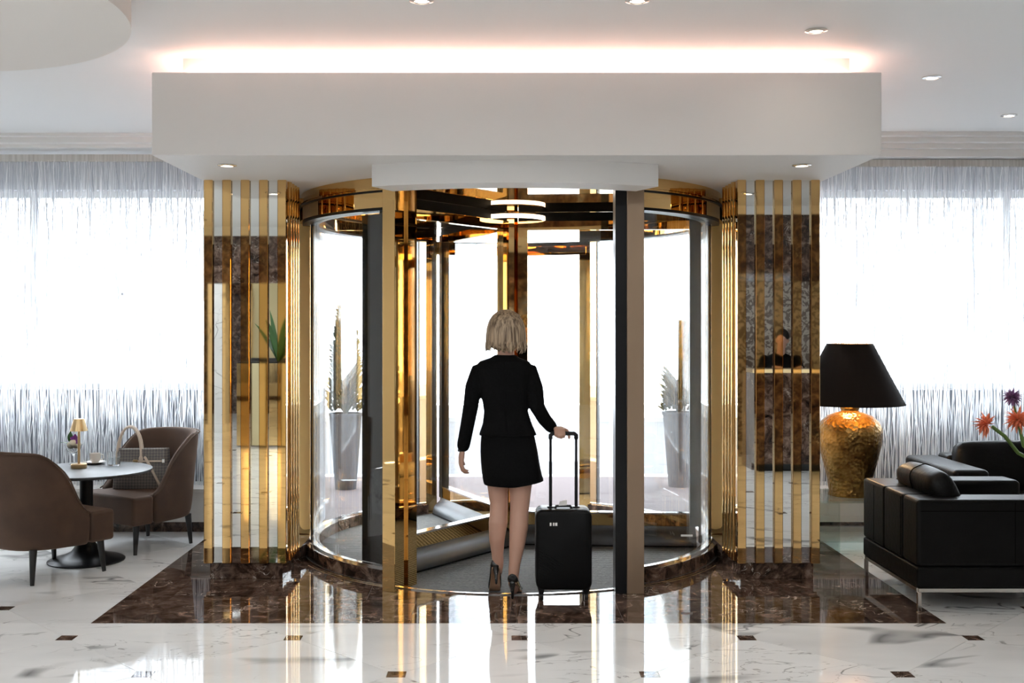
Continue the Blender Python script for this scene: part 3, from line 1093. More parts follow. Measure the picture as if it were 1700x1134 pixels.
def hand(mb, wrist, d, n, side, curl, s=1.0):
    """d: wrist to knuckles, n: palm normal (fingers curl towards it), side: thumb side"""
    d, n = Vector(d).normalized(), Vector(n).normalized()
    n = (n - d * n.dot(d)).normalized()
    u = d.cross(n).normalized()
    if u.dot(Vector(side)) < 0:
        u = -u
    wrist = Vector(wrist)
    for k, (off, L, m) in enumerate(((.027, .066, .078), (.009, .075, .083), (-.009, .070, .080), (-.026, .055, .072))):
        a = wrist + u * off * .55 * s
        kn = wrist + d * m * s + u * off * s
        mb.tube([a, (a + kn) / 2 - n * .002, kn], [.0135 * s, .0135 * s, .0105 * s], 8)
        p, dirn, nn = kn, d.copy(), n.copy()
        pts, rr = [p], [.0100 * s]
        for q, (fr_, bend) in enumerate(((.45, .55), (.30, .95), (.25, .75))):
            ang = curl * bend * 1.55
            dirn, nn = (dirn * math.cos(ang) + nn * math.sin(ang)).normalized(), (nn * math.cos(ang) - dirn * math.sin(ang)).normalized()
            p = p + dirn * L * fr_ * s * 1.05
            pts.append(p.copy())
            rr.append((.0092, .0085, .0072)[q] * s)
        mb.tube(pts, rr, 8)
    b = wrist + d * .022 * s + u * .022 * s
    t1 = b + (d * .55 + u * .75 + n * .25).normalized() * .040 * s
    t2 = t1 + (d * .85 + u * .25 + n * (.2 + .5 * curl)).normalized() * .032 * s
    t3 = t2 + (d * .85 - u * .05 + n * (.3 + .6 * curl)).normalized() * .024 * s
    mb.tube([b, t1, t2, t3], [.015 * s, .0125 * s, .0105 * s, .0085 * s], 8)


def head(mb, c, s=1.0, yaw=0.0, pitch=0.0):
    """face towards +Y before yaw; c = centre of the skull"""
    h = MB()
    h.ell((0, -.005, .015), .075, .093, .098, 24, 16)
    h.ell((0, .025, -.045), .058, .062, .072, 20, 12)
    h.ell((0, .062, -.085), .026, .024, .022, 14, 10)
    h.tube([(0, .088, .005), (0, .104, -.025), (0, .099, -.036)], [.008, .011, .011], 8)
    h.ell((0, .083, -.062), .024, .012, .008, 14, 8)
    for sx in (-1, 1):
        h.ell((sx * .077, -.002, -.008), .010, .018, .031, 12, 8)
        h.ell((sx * .034, .072, .008), .016, .014, .010, 12, 8)
        h.tube([(sx * .016, .084, .026), (sx * .05, .072, .028)], .007, 8)
    h.xf(Matrix.Translation(c) @ Matrix.Rotation(yaw, 4, 'Z') @ Matrix.Rotation(pitch, 4, 'X') @ Matrix.Scale(s, 4))
    mb.v, n = mb.v, len(mb.v)
    mb.v += h.v
    mb.f += [tuple(i + n for i in f) for f in h.f]


def eyes(parent, c, s=1.0, yaw=0.0, pitch=0.0):
    for sx in (-1, 1):
        m = MB().ell((sx * .034, .0795, .008), .012, .008, .007, 12, 8)
        m.xf(Matrix.Translation(c) @ Matrix.Rotation(yaw, 4, 'Z') @ Matrix.Rotation(pitch, 4, 'X') @ Matrix.Scale(s, 4))
        m.build('eye', 'china', parent, smooth=True, world_=True)


def W(px, py, dy=0.0, D0=6.42):
    p = at(px, py, D0)
    return Vector((p.x, D0 + dy, p.z))


wo = empty('person', (0.075, 6.42, 0))
tag(wo, 'blond woman in a black skirt suit walking away with a suitcase', 'person')
skin = MB()
hc = W(840, 556, .02)
head(skin, hc, .98)
skin.tube([W(840, 612, -.01), W(840, 590, -.005), W(840, 570, .0)], [.060, .050, .050], 16)
# trunk inside the clothes
skin.rings([sup_ring(W(841, y, .0), rx, ry) for y, rx, ry in ((780, .13, .10), (740, .14, .10), (690, .115, .08), (650, .13, .09), (625, .125, .080), (610, .07, .055))])
# legs: left on its toes, right on its heel
LT = [W(824, 760, 0), W(826, 805, .01), W(828, 835, .015), W(828, 848, .005), W(827, 868, -.015), W(825, 895, -.02), W(826, 920, -.01), W(827, 938, .0)]
skin.tube(LT, [.078, .062, .054, .053, .056, .046, .035, .032], 16)
skin.tube([W(827, 938, .0), W(826, 950, .035), W(822, 968, .07), W(820, 979, .10)], [.031, .030, .028, .016], 12)
RT = [W(862, 760, 0), W(864, 805, -.01), W(863, 835, -.02), W(862, 850, -.03), W(861, 872, -.055), W(858, 900, -.07), W(854, 930, -.085), W(852, 950, -.09)]
skin.tube(RT, [.082, .068, .058, .055, .056, .047, .034, .031], 16)
skin.tube([W(852, 950, -.09), W(853, 966, -.055), W(854, 978, .00), W(854, 984, .06)], [.031, .029, .026, .015], 12)
# arms
LS, LE, LW = W(789, 612, .0), W(782, 672, -.03), W(768, 742, .05)
RS, RE, RW = W(884, 612, .0), W(892, 676, -.045), W(919, 712, .005)
skin.tube([W(799, 622, .0), LE, LW], [.030, .030, .024], 12)
skin.tube([W(875, 622, .0), RE, RW], [.030, .030, .024], 12)
hand(skin, W(767, 752, .055), (-.10, .12, -1), (.85, .25, 0), (0, 1, 0), .42, 1.0)
hand(skin, W(926, 711, .015), (.10, -1, -.10), (0, -.1, -1), (1, 0, 0), .95, .95)
skin.build('body', 'skin', wo, world_=True, remesh=.0055, smoothmod=3)
eyes(wo, hc, .98)

jk = MB()
jk.rings([sup_ring(W(cx, y, dy), rx, ry, p) for cx, y, dy, rx, ry, p in (
    (843, 722, -.005, .172, .128, 2.3), (842, 702, -.005, .144, .110, 2.3), (840, 682, -.005, .130, .098, 2.3),
    (839, 657, -.005, .143, .104, 2.4), (838, 630, -.005, .158, .106, 2.5), (837, 612, -.005, .166, .096, 2.6),
    (837, 600, -.005, .150, .080, 2.6), (838, 594, .0, .085, .066, 2.2), (839, 589, .0, .062, .058, 2))])
jk.tube([W(806, 614, 0), W(793, 617, 0), W(786, 642, -.015), LE, W(776, 705, .01), W(769, 741, .045)], [.046, .048, .050, .046, .042, .040], 16)
jk.tube([W(868, 614, 0), W(881, 617, 0), W(888, 644, -.03), RE, W(904, 696, -.02), W(915, 709, .0)], [.046, .048, .049, .045, .041, .037], 16)
jk.build('jacket', 'suit', wo, world_=True, remesh=.008, smoothmod=4)
sk = MB()
rows = [(841, 700, .140, .104), (843, 725, .160, .122), (845, 750, .172, .130), (848, 780, .175, .130), (853, 806, .180, .132)]
rs = []
for k, (cx, y, rx, ry) in enumerate(rows):
    r = sup_ring(W(cx, y, .0), rx, ry, 2.3, 40)
    if k == len(rows) - 1:
        r = [(x, yy, z + .028 * (x - W(853, 0).x) / .18 * (1 if x > W(853, 0).x else -.2)) for x, yy, z in r]
    rs.append(r)
inner = [[(W(853, 0).x + (x - W(853, 0).x) * .96, 6.42 + (yy - 6.42) * .96, z + .004) for x, yy, z in rs[-1]]]
top_in = [[(W(841, 0).x + (x - W(841, 0).x) * .9, 6.42 + (yy - 6.42) * .9, z) for x, yy, z in rs[0]]]
sk.rings(top_in + rs + inner, cap=False)
sk.build('skirt', 'suit', wo, world_=True, sub=1)
# back seam of the jacket and hem line
MB().tube([W(838, 600, -.098), W(838, 640, -.117), W(839, 676, -.110), W(842, 715, -.130)], .0018, 6).build('jacket_seam', 'suit', wo, world_=True)

# bob haircut
hr = MB()
prof = [(514, .020, 1.0), (517, .050, 1.0), (523, .078, 1.0), (532, .099, 1), (544, .112, 1), (556, .117, 1), (566, .118, 1), (575, .114, 1), (581, .100, 1), (584, .082, 1)]
rings_ = []
SEG = 120
rnd = random.Random(11)
ph = [rnd.uniform(0, 6.28) for _ in range(4)]
for y, r, _ in prof:
    ring = []
    c = W(840, y, .0)
    for i in range(SEG):
        a = 2 * math.pi * i / SEG
        g = 1 + .016 * math.sin(29 * a + ph[0]) + .012 * math.sin(47 * a + ph[1]) + .012 * math.sin(13 * a + ph[2])
        g = 1 + (g - 1) * min(1, r / .09)
        hem = 0
        if y > 572:
            hem = .007 * math.sin(17 * a + ph[3]) + .030 * math.cos(a) ** 2
        ring.append((c.x + r * g * math.cos(a), c.y + .012 + r * g * 1.06 * math.sin(a), c.z + hem))
    rings_.append(ring)
vs = [p for r in rings_ for p in r]
fs = []
for k in range(len(rings_) - 1):
    for i in range(SEG):
        a = 2 * math.pi * (i + .5) / SEG
        front = math.sin(a) > .80 and k >= 4
        if not front:
            j = (i + 1) % SEG
            fs.append((k * SEG + i, k * SEG + j, (k + 1) * SEG + j, (k + 1) * SEG + i))
fs.append(tuple(range(SEG)))
h_o = hr.add(vs, fs).build('hair', 'hair', wo, smooth=True, sharp=80, world_=True)
sm = h_o.modifiers.new('thickness', 'SOLIDIFY')
sm.thickness = .012
sm.offset = -1
# flyaway ends at the hem
loc_ = MB()
for k in range(70):
    a = rnd.uniform(2.6, 6.8)
    r = .112
    c = W(840, 566, .012)
    p0 = Vector((c.x + r * math.cos(a), c.y + r * 1.06 * math.sin(a), c.z + rnd.uniform(-.01, .02)))
    p1 = p0 + Vector((.008 * math.cos(a), .008 * math.sin(a), -.03))
    p2 = p0 + Vector((rnd.uniform(-.02, .008) * math.cos(a), rnd.uniform(-.02, .008) * math.sin(a), -.055 - rnd.uniform(0, .015)))
    loc_.tube([p0, p1, p2], [.004, .004, .0012], 6)
loc_.build('hair_tips', 'hair', h_o, smooth=True, world_=True)


def pump(name, toe_pos, yaw, pitch):
    """shoe local: heel at y=-.20, toe tip at y=0.03, pivot at the ball"""
    def tf(m):
        return m.xf(Matrix.Translation(toe_pos) @ Matrix.Rotation(yaw, 4, 'Z') @ Matrix.Rotation(pitch, 4, 'X'))
    st = [(-.185, .098, .020, .052), (-.175, .090, .031, .060), (-.145, .078, .034, .048), (-.10, .052, .034, .040), (-.05, .018, .040, .036), (0.0, .004, .043, .034), (.035, .003, .034, .026), (.062, .004, .012, .012)]
    rs = []
    for y, z, w, hgt in st:
        ring = []
        for i in range(16):
            a = 2 * math.pi * i / 16
            ring.append((w * math.cos(a), y, z + hgt * .5 + hgt * .5 * math.sin(a)))
        rs.append(ring)
    s = tf(MB().rings(rs)).build(name, 'patent', wo, world_=True, sub=1)
    so = MB()
    vs, fs = [], []
    for k, (y, z, w, hgt) in enumerate(st[1:-1]):
        vs += [(-w * .78, y, z - .002), (w * .78, y, z - .002), (w * .78, y, z + .007), (-w * .78, y, z + .007)]
    so.rings([vs[4 * k:4 * k + 4] for k in range(len(st) - 2)])
    tf(so).build('sole', 'sole', s, world_=True)
    tf(MB().tube([(0, -.170, .092), (0, -.172, .05), (0, -.168, .004)], [.019, .010, .0065], 10)).build('heel', 'patent', s, world_=True, smooth=True)


pump('shoe', (.005, 6.50, .009), .06, rad(-27))
pump('shoe', (.135, 6.47, .0085), -.16, 0)
MB().lathe([(.0285, -.008), (.0315, -.006), (.0315, .006), (.0285, .008)], seg=24).xf(Matrix.Translation(W(768, 748, .053)) @ Matrix.Rotation(rad(-8), 4, 'Y')).build('wrist_watch', 'black', wo, world_=True, smooth=True)
MB().lathe([(.027, -.004), (.0295, -.003), (.0295, .003), (.027, .004)], seg=24).xf(Matrix.Translation(W(917.5, 711, .003)) @ Matrix.Rotation(rad(55), 4, 'Y')).build('bracelet', 'goldsatin', wo, world_=True, smooth=True)

# receptionist, seen only in the mirrored pillar
re_ = empty('person', (3.33, 1.02, 0))
tag(re_, 'receptionist in a dark jacket behind the desk, mirrored in the right pillar', 'person')
rp = MB()
rc = Vector((3.33, 1.10, 1.43))
head(rp, rc, .98, 0.5, rad(-18))
rp.tube([(3.33, 1.02, 1.22), (3.33, 1.06, 1.36)], [.055, .052], 12)
rp.rings([sup_ring((3.33, 1.0, z), rx, ry) for z, rx, ry in ((.72, .15, .11), (.9, .14, .1), (1.1, .17, .11), (1.22, .14, .08))])
for sx in (-1, 1):
    rp.tube([(3.33 + sx * .09, 1.0, .78), (3.33 + sx * .09, 1.02, .42), (3.33 + sx * .09, .98, .08), (3.33 + sx * .09, 1.1, .04)], [.085, .06, .04, .035], 12)
    rp.tube([(3.33 + sx * .20, 1.02, 1.18), (3.33 + sx * .26, 1.08, .98), (3.33 + sx * .15, 1.33, 1.12)], [.045, .038, .026], 12)
    hand(rp, (3.33 + sx * .14, 1.35, 1.125), (-sx * .3, 1, -.02), (0, 0, -1), (-sx, 0, 0), .35)
rp.build('body', 'skin', re_, world_=True, remesh=.008, smoothmod=3)
rj = MB()
rj.rings([sup_ring((3.33, 1.0, z), rx, ry) for z, rx, ry in ((.66, .18, .13), (.9, .165, .12), (1.1, .195, .125), (1.22, .18, .10), (1.27, .08, .07))])
for sx in (-1, 1):
    rj.tube([(3.33 + sx * .19, 1.01, 1.2), (3.33 + sx * .26, 1.08, .98), (3.33 + sx * .165, 1.30, 1.115)], [.060, .052, .042], 14)
rj.build('jacket', 'suit', re_, world_=True, remesh=.010, smoothmod=3)
rt = MB()
for sx in (-1, 1):
    rt.tube([(3.33 + sx * .085, 1.0, .80), (3.33 + sx * .09, 1.02, .42), (3.33 + sx * .09, .98, .07)], [.105, .078, .062], 14)
rt.build('trousers', 'suit', re_, world_=True, remesh=.012, smoothmod=2)
MB().ell((0, -.022, .035), .083, .094, .095, 24, 14).xf(Matrix.Translation(rc) @ Matrix.Rotation(.5, 4, 'Z') @ Matrix.Rotation(rad(-18), 4, 'X')).build('hair', 'darkhair', re_, world_=True, smooth=True)

# ------------------------------------------------------------------ suitcase
D = 6.27
sx0, sx1 = at(890, 0, D).x, at(983, 0, D).x
cx = (sx0 + sx1) / 2
su = empty('suitcase', (cx, D + .10, 0))
tag(su, 'black hard shell cabin suitcase with a raised telescopic handle', 'suitcase')
hw = (sx1 - sx0) / 2
zb, zt = .065, .530
prof = []


def rrect(hw, z0, z1, r, n=6):
    out = []
    for cx_, cz_, a0 in ((hw - r, z1 - r, 0), (-hw + r, z1 - r, 90), (-hw + r, z0 + r, 180), (hw - r, z0 + r, 270)):
        for k in range(n + 1):
            a = rad(a0 + 90 * k / n)
            out.append((cx_ + r * math.cos(a), cz_ + r * math.sin(a)))
    return out


def shell(y0, y1, name):
    rs = []
    for y, ins in ((y0, .018), (y0 + .006, .006), (y0 + .018, .0), (y1 - .0, .0)) if y0 < y1 else ((y0, .018), (y0 - .006, .006), (y0 - .018, .0), (y1, .0)):
        rs.append([(x, y, z) for x, z in rrect(hw - ins, zb + ins, zt - ins, .042 - ins * .6)])
    return MB().rings(rs).build(name, 'caseshell', su, smooth=True, sharp=60)


front = shell(-.10, -.006, 'front_shell')
back = shell(.10, .006, 'rear_shell')
MB().rings([[(x, y, z) for x, z in rrect(hw + .001, zb - .001, zt + .001, .042)] for y in (-.006, .006)]).build('zip_band', 'black', su, smooth=True, sharp=60)
# raised diagonal ribs on the shell
for k in range(9):
    z0 = zb + .03 + .016 * k
    L = .03 + .015 * k
    MB().tube([(-hw + .02, -.1015, z0 + .075), (-hw + .02 + L * .9, -.1015, z0 + .075 - L * .55)], .0022, 6).build('shell_rib', 'caseshell', front, smooth=True)
for x0, x1 in ((-.068, -.058), (-.050, -.041), (-.037, -.024)):
    MB().box(cx * 0 + x0 - .015, x1 - .015, -.1025, -.1005, .440, .458).build('emblem', 'steel', front)
tx0, tx1 = at(914, 0, 6.37).x - cx, at(956.5, 0, 6.37).x - cx
for x in (tx0, tx1):
    MB().tube([(x, 0, .52), (x, 0, .80)], .0095, 10, False).build('handle_tube', 'black', su, smooth=True)
    MB().tube([(x, 0, .80), (x, 0, .955)], .0075, 10, False).build('handle_tube_inner', 'black', su, smooth=True)
    MB().box(x - .02, x + .02, -.018, .018, .526, .538).build('handle_socket', 'black', su, bevel=.003)
MB().tube([(tx0, 0, .938), (tx0, 0, .954), (tx0 + .012, 0, .964), (tx1 - .012, 0, .964), (tx1, 0, .954), (tx1, 0, .938)], .0125, 12).build('handle_grip', 'black', su, smooth=True)
MB().tube([(-.05, -.03, .528), (-.04, -.03, .543), (.04, -.03, .543), (.05, -.03, .528)], .008, 8).build('carry_handle', 'black', su, smooth=True)
MB().add([(-.028, -.04, .546), (.018, -.055, .551), (.022, -.02, .575), (-.02, -.01, .565), (-.028, -.04, .548), (.018, -.055, .553), (.022, -.02, .577), (-.02, -.01, .567)],
         [(0, 1, 2, 3), (4, 5, 6, 7), (0, 1, 5, 4), (1, 2, 6, 5), (2, 3, 7, 6), (3, 0, 4, 7)]).build('luggage_tag', 'sticker', su)
for sx in (-1, 1):
    for y in (-.07, .07):
        b = MB().rings([sup_ring((sx * (hw - .032), y, z), rx, ry, 2.5, 16) for z, rx, ry in ((.03, .011, .013), (.05, .016, .02), (.085, .026, .026))]).build('wheel_housing', 'black', su, smooth=True)
        MB().lathe([(.010, -.012), (.022, -.011), (.0235, -.006), (.0235, .006), (.022, .011), (.010, .012)], seg=20).xf(Matrix.Translation((sx * (hw - .032), y, .0237)) @ Matrix.Rotation(rad(90), 4, 'Y')).build('wheel', 'black', b, smooth=True)


# ------------------------------------------------------------------ café table group
def tub_chair(name):
    e = empty(name)
    a = .315

    def plan(s):
        t = abs(s)
        sg = 1 if s >= 0 else -1
        if t <= .62:
            phi = t / .62 * math.pi / 2
            return Vector((sg * a * math.sin(phi) ** .85, -.02 - .29 * max(0, math.cos(phi)) ** .85, 0)), Vector((sg * math.sin(phi), -math.cos(phi), 0))
        return Vector((sg * a, -.02 + (t - .62) / .38 * .17, 0)), Vector((sg, 0, 0))

    def height(s):
        t = abs(s)
        if t < .36:
            return .835 - .012 * (t / .36) ** 2
        u = (t - .36) / .64
        u = u * u * (3 - 2 * u)
        return .823 - .40 * u
    rs = []
    N = 30
    for k in range(N + 1):
        s = -1 + 2 * k / N
        p, nrm = plan(s)
        h = height(s)
        ring = []
        th = .058
        zb_ = .205
        for fz, off in ((0, 0), (.5, 0), (.92, 0), (1.0, -.014), (1.0, -th + .014), (.92, -th), (.5, -th), (0, -th)):
            z = zb_ + (h - zb_) * fz
            fl = .055 * max(0, (z - .4) / .43) * max(0, -nrm.y) + .015 * max(0, (z - .4) / .43)
            q = p + nrm * (off + fl)
            ring.append((q.x, q.y, z))
        rs.append(ring)
    MB().rings(rs).build('backrest', 'velvet', e, sub=2)
    # piping along the top edge
    pts = []
    for k in range(N + 1):
        s = -1 + 2 * k / N
        p, nrm = plan(s)
        h = height(s)
        fl = .055 * max(0, (h - .4) / .43) * max(0, -nrm.y) + .015 * max(0, (h - .4) / .43)
        q = p + nrm * (fl - .004)
        pts.append((q.x, q.y, h - .010))
    MB().tube(pts, .005, 6).build('piping', 'velvet', e, smooth=True)
    # seat: round at the back, square in front
    pl = []
    for k in range(25):
        ph_ = math.pi * k / 24
        pl.append((-(a - .045) * math.cos(ph_) * 1.0, -.03 - .235 * math.sin(ph_)))
    pl = [(a - .003, .33), (-a + .003, .33), (-a + .003, .16), (-a + .05, .15)] + pl + [(a - .05, .15), (a - .003, .16)]
    MB().prism(pl, .215, .412).build('seat', 'velvet', e, bevel=.022, bseg=4)
    for x, y in ((-.25, .26), (.25, .26), (-.23, -.20), (.23, -.20)):
        MB().tube([(x * 1.07, y * 1.08, .010), (x * 1.01, y * 1.0, .225)], [.0125, .024], 12, False).build('leg', 'darkwood', e, smooth=True)
    return e


chA = tub_chair('tub_chair')
tag(chA, 'taupe velvet tub chair at the left edge, its back turned to the viewer', 'chair', 'chairs at the café table')
chA.location = (-2.90, 6.93, 0)
chA.rotation_euler = (0, 0, rad(-34))
chB = copy_tree(chA)
tag(chB, 'taupe velvet tub chair facing the table with a handbag on its seat', 'chair', 'chairs at the café table')
chB.location = (-2.535, 7.87, 0)
chB.rotation_euler = (0, 0, rad(145))

tb = empty('cafe_table', (-2.77, 7.37, 0))
tag(tb, 'round black pedestal café table between the two velvet chairs', 'table')
MB().lathe([(.412, .598), (.430, .608), (.430, .619), (.423, .622)], seg=64).build('table_top', 'tabletop', tb, smooth=True, sharp=50)
MB().lathe([(.043, .07), (.043, .598)], seg=28).build('column', 'black', tb, smooth=True, sharp=50)
MB().lathe([(.250, 0), (.252, .008), (.235, .018), (.17, .034), (.10, .065), (.060, .12), (.046, .19), (.044, .24)], seg=48).build('base', 'black', tb, smooth=True, sharp=60)
TZ = .622


def on_table(px, py, d=0.0):
    D = (EYE - TZ) * F / (py - CY)
    return ((px - CX) * D / F, D + d, TZ)


e = empty('table_lamp', on_table(131, 777))
tag(e, 'small brushed gold cordless lamp on the café table', 'lamp')
MB().lathe([(.051, 0), (.053, .004), (.053, .026), (.050, .030)], seg=36).build('base', 'goldsatin', e, smooth=True)
MB().lathe([(.009, .03), (.009, .30)], seg=14).build('stem', 'goldsatin', e, smooth=True)
MB().lathe([(.058, .255), (.059, .255), (.034, .337), (.0, .338), (.0, .334), (.032, .334), (.057, .256)], seg=36, cap=False).build('shade', 'goldsatin', e, smooth=True)
MB().lathe([(.030, .29), (.030, .294)], seg=24).build('light_disc', 'ring', e)

e = empty('ice_cream_coupe', on_table(122, 771))
tag(e, 'stemmed glass coupe of ice cream with purple flower behind the small lamp', 'dessert')
MB().lathe([(.032, 0), (.030, .003), (.006, .007), (.005, .06), (.012, .075), (.045, .10), (.060, .140), (.058, .140), (.043, .103), (.010, .079)], seg=32).build('coupe_glass', 'crystal', e, smooth=True)
for x, y, z, r in ((-.018, .0, .135, .028), (.020, .008, .138, .030), (0.004, -.014, .152, .027)):
    MB().ell((x, y, z), r, r, r * .95, 16, 10).build('ice_cream_scoop', 'ice', e, smooth=True)


def leafshape(p, d, up, L, w, m, name, par):
    p, d, up = Vector(p), Vector(d).normalized(), Vector(up)
    s = d.cross(up).normalized()
    n = s.cross(d)
    vs, fs = [], []
    for q in range(6):
        t = q / 5
        ww = w * math.sin(math.pi * (.08 + .9 * t)) * .5
        c = p + d * L * t + n * (.12 * L * math.sin(math.pi * t))
        vs += [c - s * ww, c + n * (-.004), c + s * ww]
        if q:
            b = 3 * q
            fs += [(b - 3, b - 2, b + 1, b), (b - 2, b - 1, b + 2, b + 1)]
    return MB().add(vs, fs).build(name, m, par, smooth=True)


leafshape((-.02, 0, .15), (.05, -.1, 1), (0, -1, 0), .085, .04, 'leaf', 'mint_leaf', e)
leafshape((-.03, -.01, .145), (-1, -.3, .25), (0, 0, 1), .055, .035, 'leaf', 'mint_leaf', e)
for k in range(5):
    a = 2 * math.pi * k / 5 + .3
    leafshape((.022, -.018, .178), (math.cos(a), -.25, math.sin(a)), (0, -1, 0), .040, .032, 'purple', 'petal', e)

e = empty('coffee_cup', on_table(158, 770))
tag(e, 'white coffee cup on a saucer on the café table', 'cup')
MB().lathe([(.028, 0), (.035, .002), (.072, .013), (.073, .016), (.034, .007), (.0, .006)], seg=36).build('saucer', 'china', e, smooth=True)
MB().lathe([(.022, .008), (.024, .010), (.036, .03), (.040, .075), (.0375, .075), (.033, .03), (.0, .016)], seg=32, cap=False).build('cup', 'china', e, smooth=True)
MB().tube([(.036, 0, .066), (.056, 0, .064), (.060, 0, .045), (.050, 0, .030), (.033, 0, .028)], .0045, 8).build('handle', 'china', e, smooth=True)
MB().lathe([(.036, .060), (.036, .062)], seg=24).build('coffee', 'sole', e)
sp = empty('small_dish', on_table(141, 770))
tag(sp, 'little dark dish with a wrapped sweet left of the coffee cup', 'dish')
MB().lathe([(.02, 0), (.034, .006), (.035, .010), (.02, .006), (0, .005)], seg=24).build('dish', 'tabletop', sp, smooth=True)
MB().box(-.015, .015, -.008, .008, .010, .018).build('sweet', 'china', sp, bevel=.003)

e = empty('water_glass', on_table(189, 773))
tag(e, 'clear tumbler half full of water at the right of the café table', 'glass')
MB().lathe([(.040, 0), (.042, .003), (.044, .095), (.0415, .095), (.039, .012), (.0, .010)], seg=36).build('tumbler', 'crystal', e, smooth=True)
MB().lathe([(.0385, .0125), (.0405, .060), (.0, .060)], seg=36).build('water', 'water', e, smooth=True)

# handbag on the far chair
hb = empty('handbag', (-2.562, 7.915, .416), rad(4))
tag(hb, 'grey plaid handbag with cream handles on the seat of the chair', 'handbag')
rs = []
for z, hx, hy in ((0, .205, .070), (.01, .208, .073), (.10, .200, .064), (.20, .188, .050), (.275, .182, .040), (.28, .180, .036)):
    rs.append([(x, y, z) for x, y, *_ in sup_ring((0, 0, 0), hx, hy, 5.0, 28)])
MB().rings(rs).build('bag_body', 'plaid', hb, smooth=True, sharp=60)
rs = []
for z, hx, hy in ((.185, .193, .056), (.275, .186, .044), (.286, .184, .042)):
    rs.append([(x, y, z) for x, y, *_ in sup_ring((0, 0, 0), hx, hy, 5.0, 28)])
MB().rings(rs, cap=False).build('bag_flap', 'plaid', hb, smooth=True, sharp=60)
for y, dx in ((-.058, 0), (.050, -.012)):
    pts = []
    for k in range(15):
        t = math.pi * k / 14
        pts.append((-.085 + dx - .085 * math.cos(t) * 1.0, y * (1 - .35 * math.sin(t)), .21 + .235 * math.sin(t) ** .75))
    MB().tube(pts, .0085, 10).build('handle', 'cream', hb, smooth=True)
for x in (-.17, 0.0):
    MB().ell((x, -.060, .212), .016, .006, .030, 14, 10).build('handle_tab', 'cream', hb, smooth=True)
MB().box(-.06, .17, -.064, -.058, .192, .206).build('belt', 'cream', hb, bevel=.002)
MB().box(.150, .172, -.068, -.058, .184, .214).build('buckle', 'steel', hb, bevel=.003)
MB().box(-.055, -.02, -.068, -.058, .190, .210).build('clasp', 'goldsatin', hb, bevel=.003)
MB().tube([(.03, -.060, .225), (.07, -.072, .16), (.12, -.078, .06), (.145, -.078, .01)], .010, 8).build('shoulder_strap', 'cream', hb, smooth=True)

# ------------------------------------------------------------------ glass side table and the big lamp
gt = empty('glass_side_table', (2.55, 7.80, 0))
tag(gt, 'clear glass cube side table under the large gold lamp', 'table')
gx0, gx1, gy0, gy1 = 2.13, 2.98, 7.52, 8.12
MB().box(gx0 + .001, gx1, gy0, gy1, .365, .378).build('table_top', 'tableglass', gt, world_=True)
for b in ((2.392, 2.404, gy0 + .01, gy1 - .01), (gx1 - .08, gx1 - .068, gy0 + .01, gy1 - .01), (gx0 + .01, gx0 + .022, gy0 + .01, gy1 - .01)):
    MB().box(*b, .0, .365).build('glass_panel', 'tableglass', gt, world_=True)
MB().box(gx0 + .03, gx1 - .09, gy0 + .01, gy1 - .01, .09, .10).build('glass_shelf', 'tableglass', gt, world_=True)

lp = empty('large_table_lamp', (2.56, 7.80, .379))
tag(lp, 'large hammered gold vase lamp with a black cone shade', 'lamp')
MB().lathe([(.150, 0), (.152, .012), (.145, .03), (.158, .12), (.190, .25), (.217, .36), (.226, .43), (.222, .48), (.200, .53), (.155, .57), (.095, .592), (.064, .60), (.060, .612), (.066, .620), (.066, .635), (.058, .642)], seg=56).build('lamp_body', 'hammered', lp, smooth=True, sharp=60)
MB().lathe([(.012, .64), (.012, .76)], seg=14).build('stem', 'goldsatin', lp, smooth=True)
MB().lathe([(.380, .655), (.160, 1.088)], seg=64, cap=False).build('lamp_shade', 'shade', lp, smooth=True)
MB().lathe([(.374, .656), (.155, 1.087)], seg=64, cap=False).build('shade_lining', 'shadein', lp, smooth=True)
MB().lathe([(.374, .655), (.381, .655), (.381, .660), (.374, .660), (.374, .655)], seg=64, cap=False).build('shade_ring', 'shade', lp, smooth=True)
MB().ell((0, 0, .80), .038, .038, .05, 16, 10).build('bulb', 'lens', lp, smooth=True)
d = bpy.data.lights.new('lamp_bulb', 'POINT')
d.energy = 10
d.color = (1, .70, .40)
d.shadow_soft_size = .05
o = bpy.data.objects.new('lamp_bulb', d)
o.location = (0, 0, .72)
col.objects.link(o)
o.parent = lp

# ------------------------------------------------------------------ armchair and sofa
ac = empty('leather_armchair', (2.80, 6.47, 0))
tag(ac, 'black leather armchair on chrome legs, nearest the viewer', 'armchair')
X0, X1, Y0, Y1 = 2.355, 3.26, 6.03, 6.92
zb, zs, zt = .135, .252, .628


def lbox(name, x0, x1, y0, y1, z0, z1, par, bev=.022):
    return MB().box(x0, x1, y0, y1, z0, z1).build(name, 'leather', par, world_=True, bevel=bev, bseg=4)


lbox('base_panel', X0, X1, Y0, Y1, zb, zs, ac, .014)
lbox('near_arm', X0, X1, Y0, Y0 + .22, zs + .001, zt, ac, .024)
lbox('far_arm', X0 + .20, X1, Y1 - .22, Y1, zs + .001, zt + .012, ac, .03)
for y0, y1 in ((Y0 + .221, 6.55), (6.551, Y1 - .0)):
    lbox('back_panel', X0, X0 + .20, y0, y1, zs + .001, zt, ac, .02)
lbox('seat_cushion', X0 + .21, X1 + .01, Y0 + .225, Y1 - .225, zs + .002, .43, ac, .035)
cu = MB()
rs = []
for k in range(9):
    t = k / 8
    y = 6.16 + .60 * t
    b = math.sin(math.pi * (.06 + .88 * t)) ** .35
    rs.append([(x * (.72 + .28 * b), y, z * (.72 + .28 * b)) for x, _, z in [(p[0], 0, p[1]) for p in sup_ring((0, 0, 0), .085, .175, 3.2, 24)]])
cu.rings(rs)
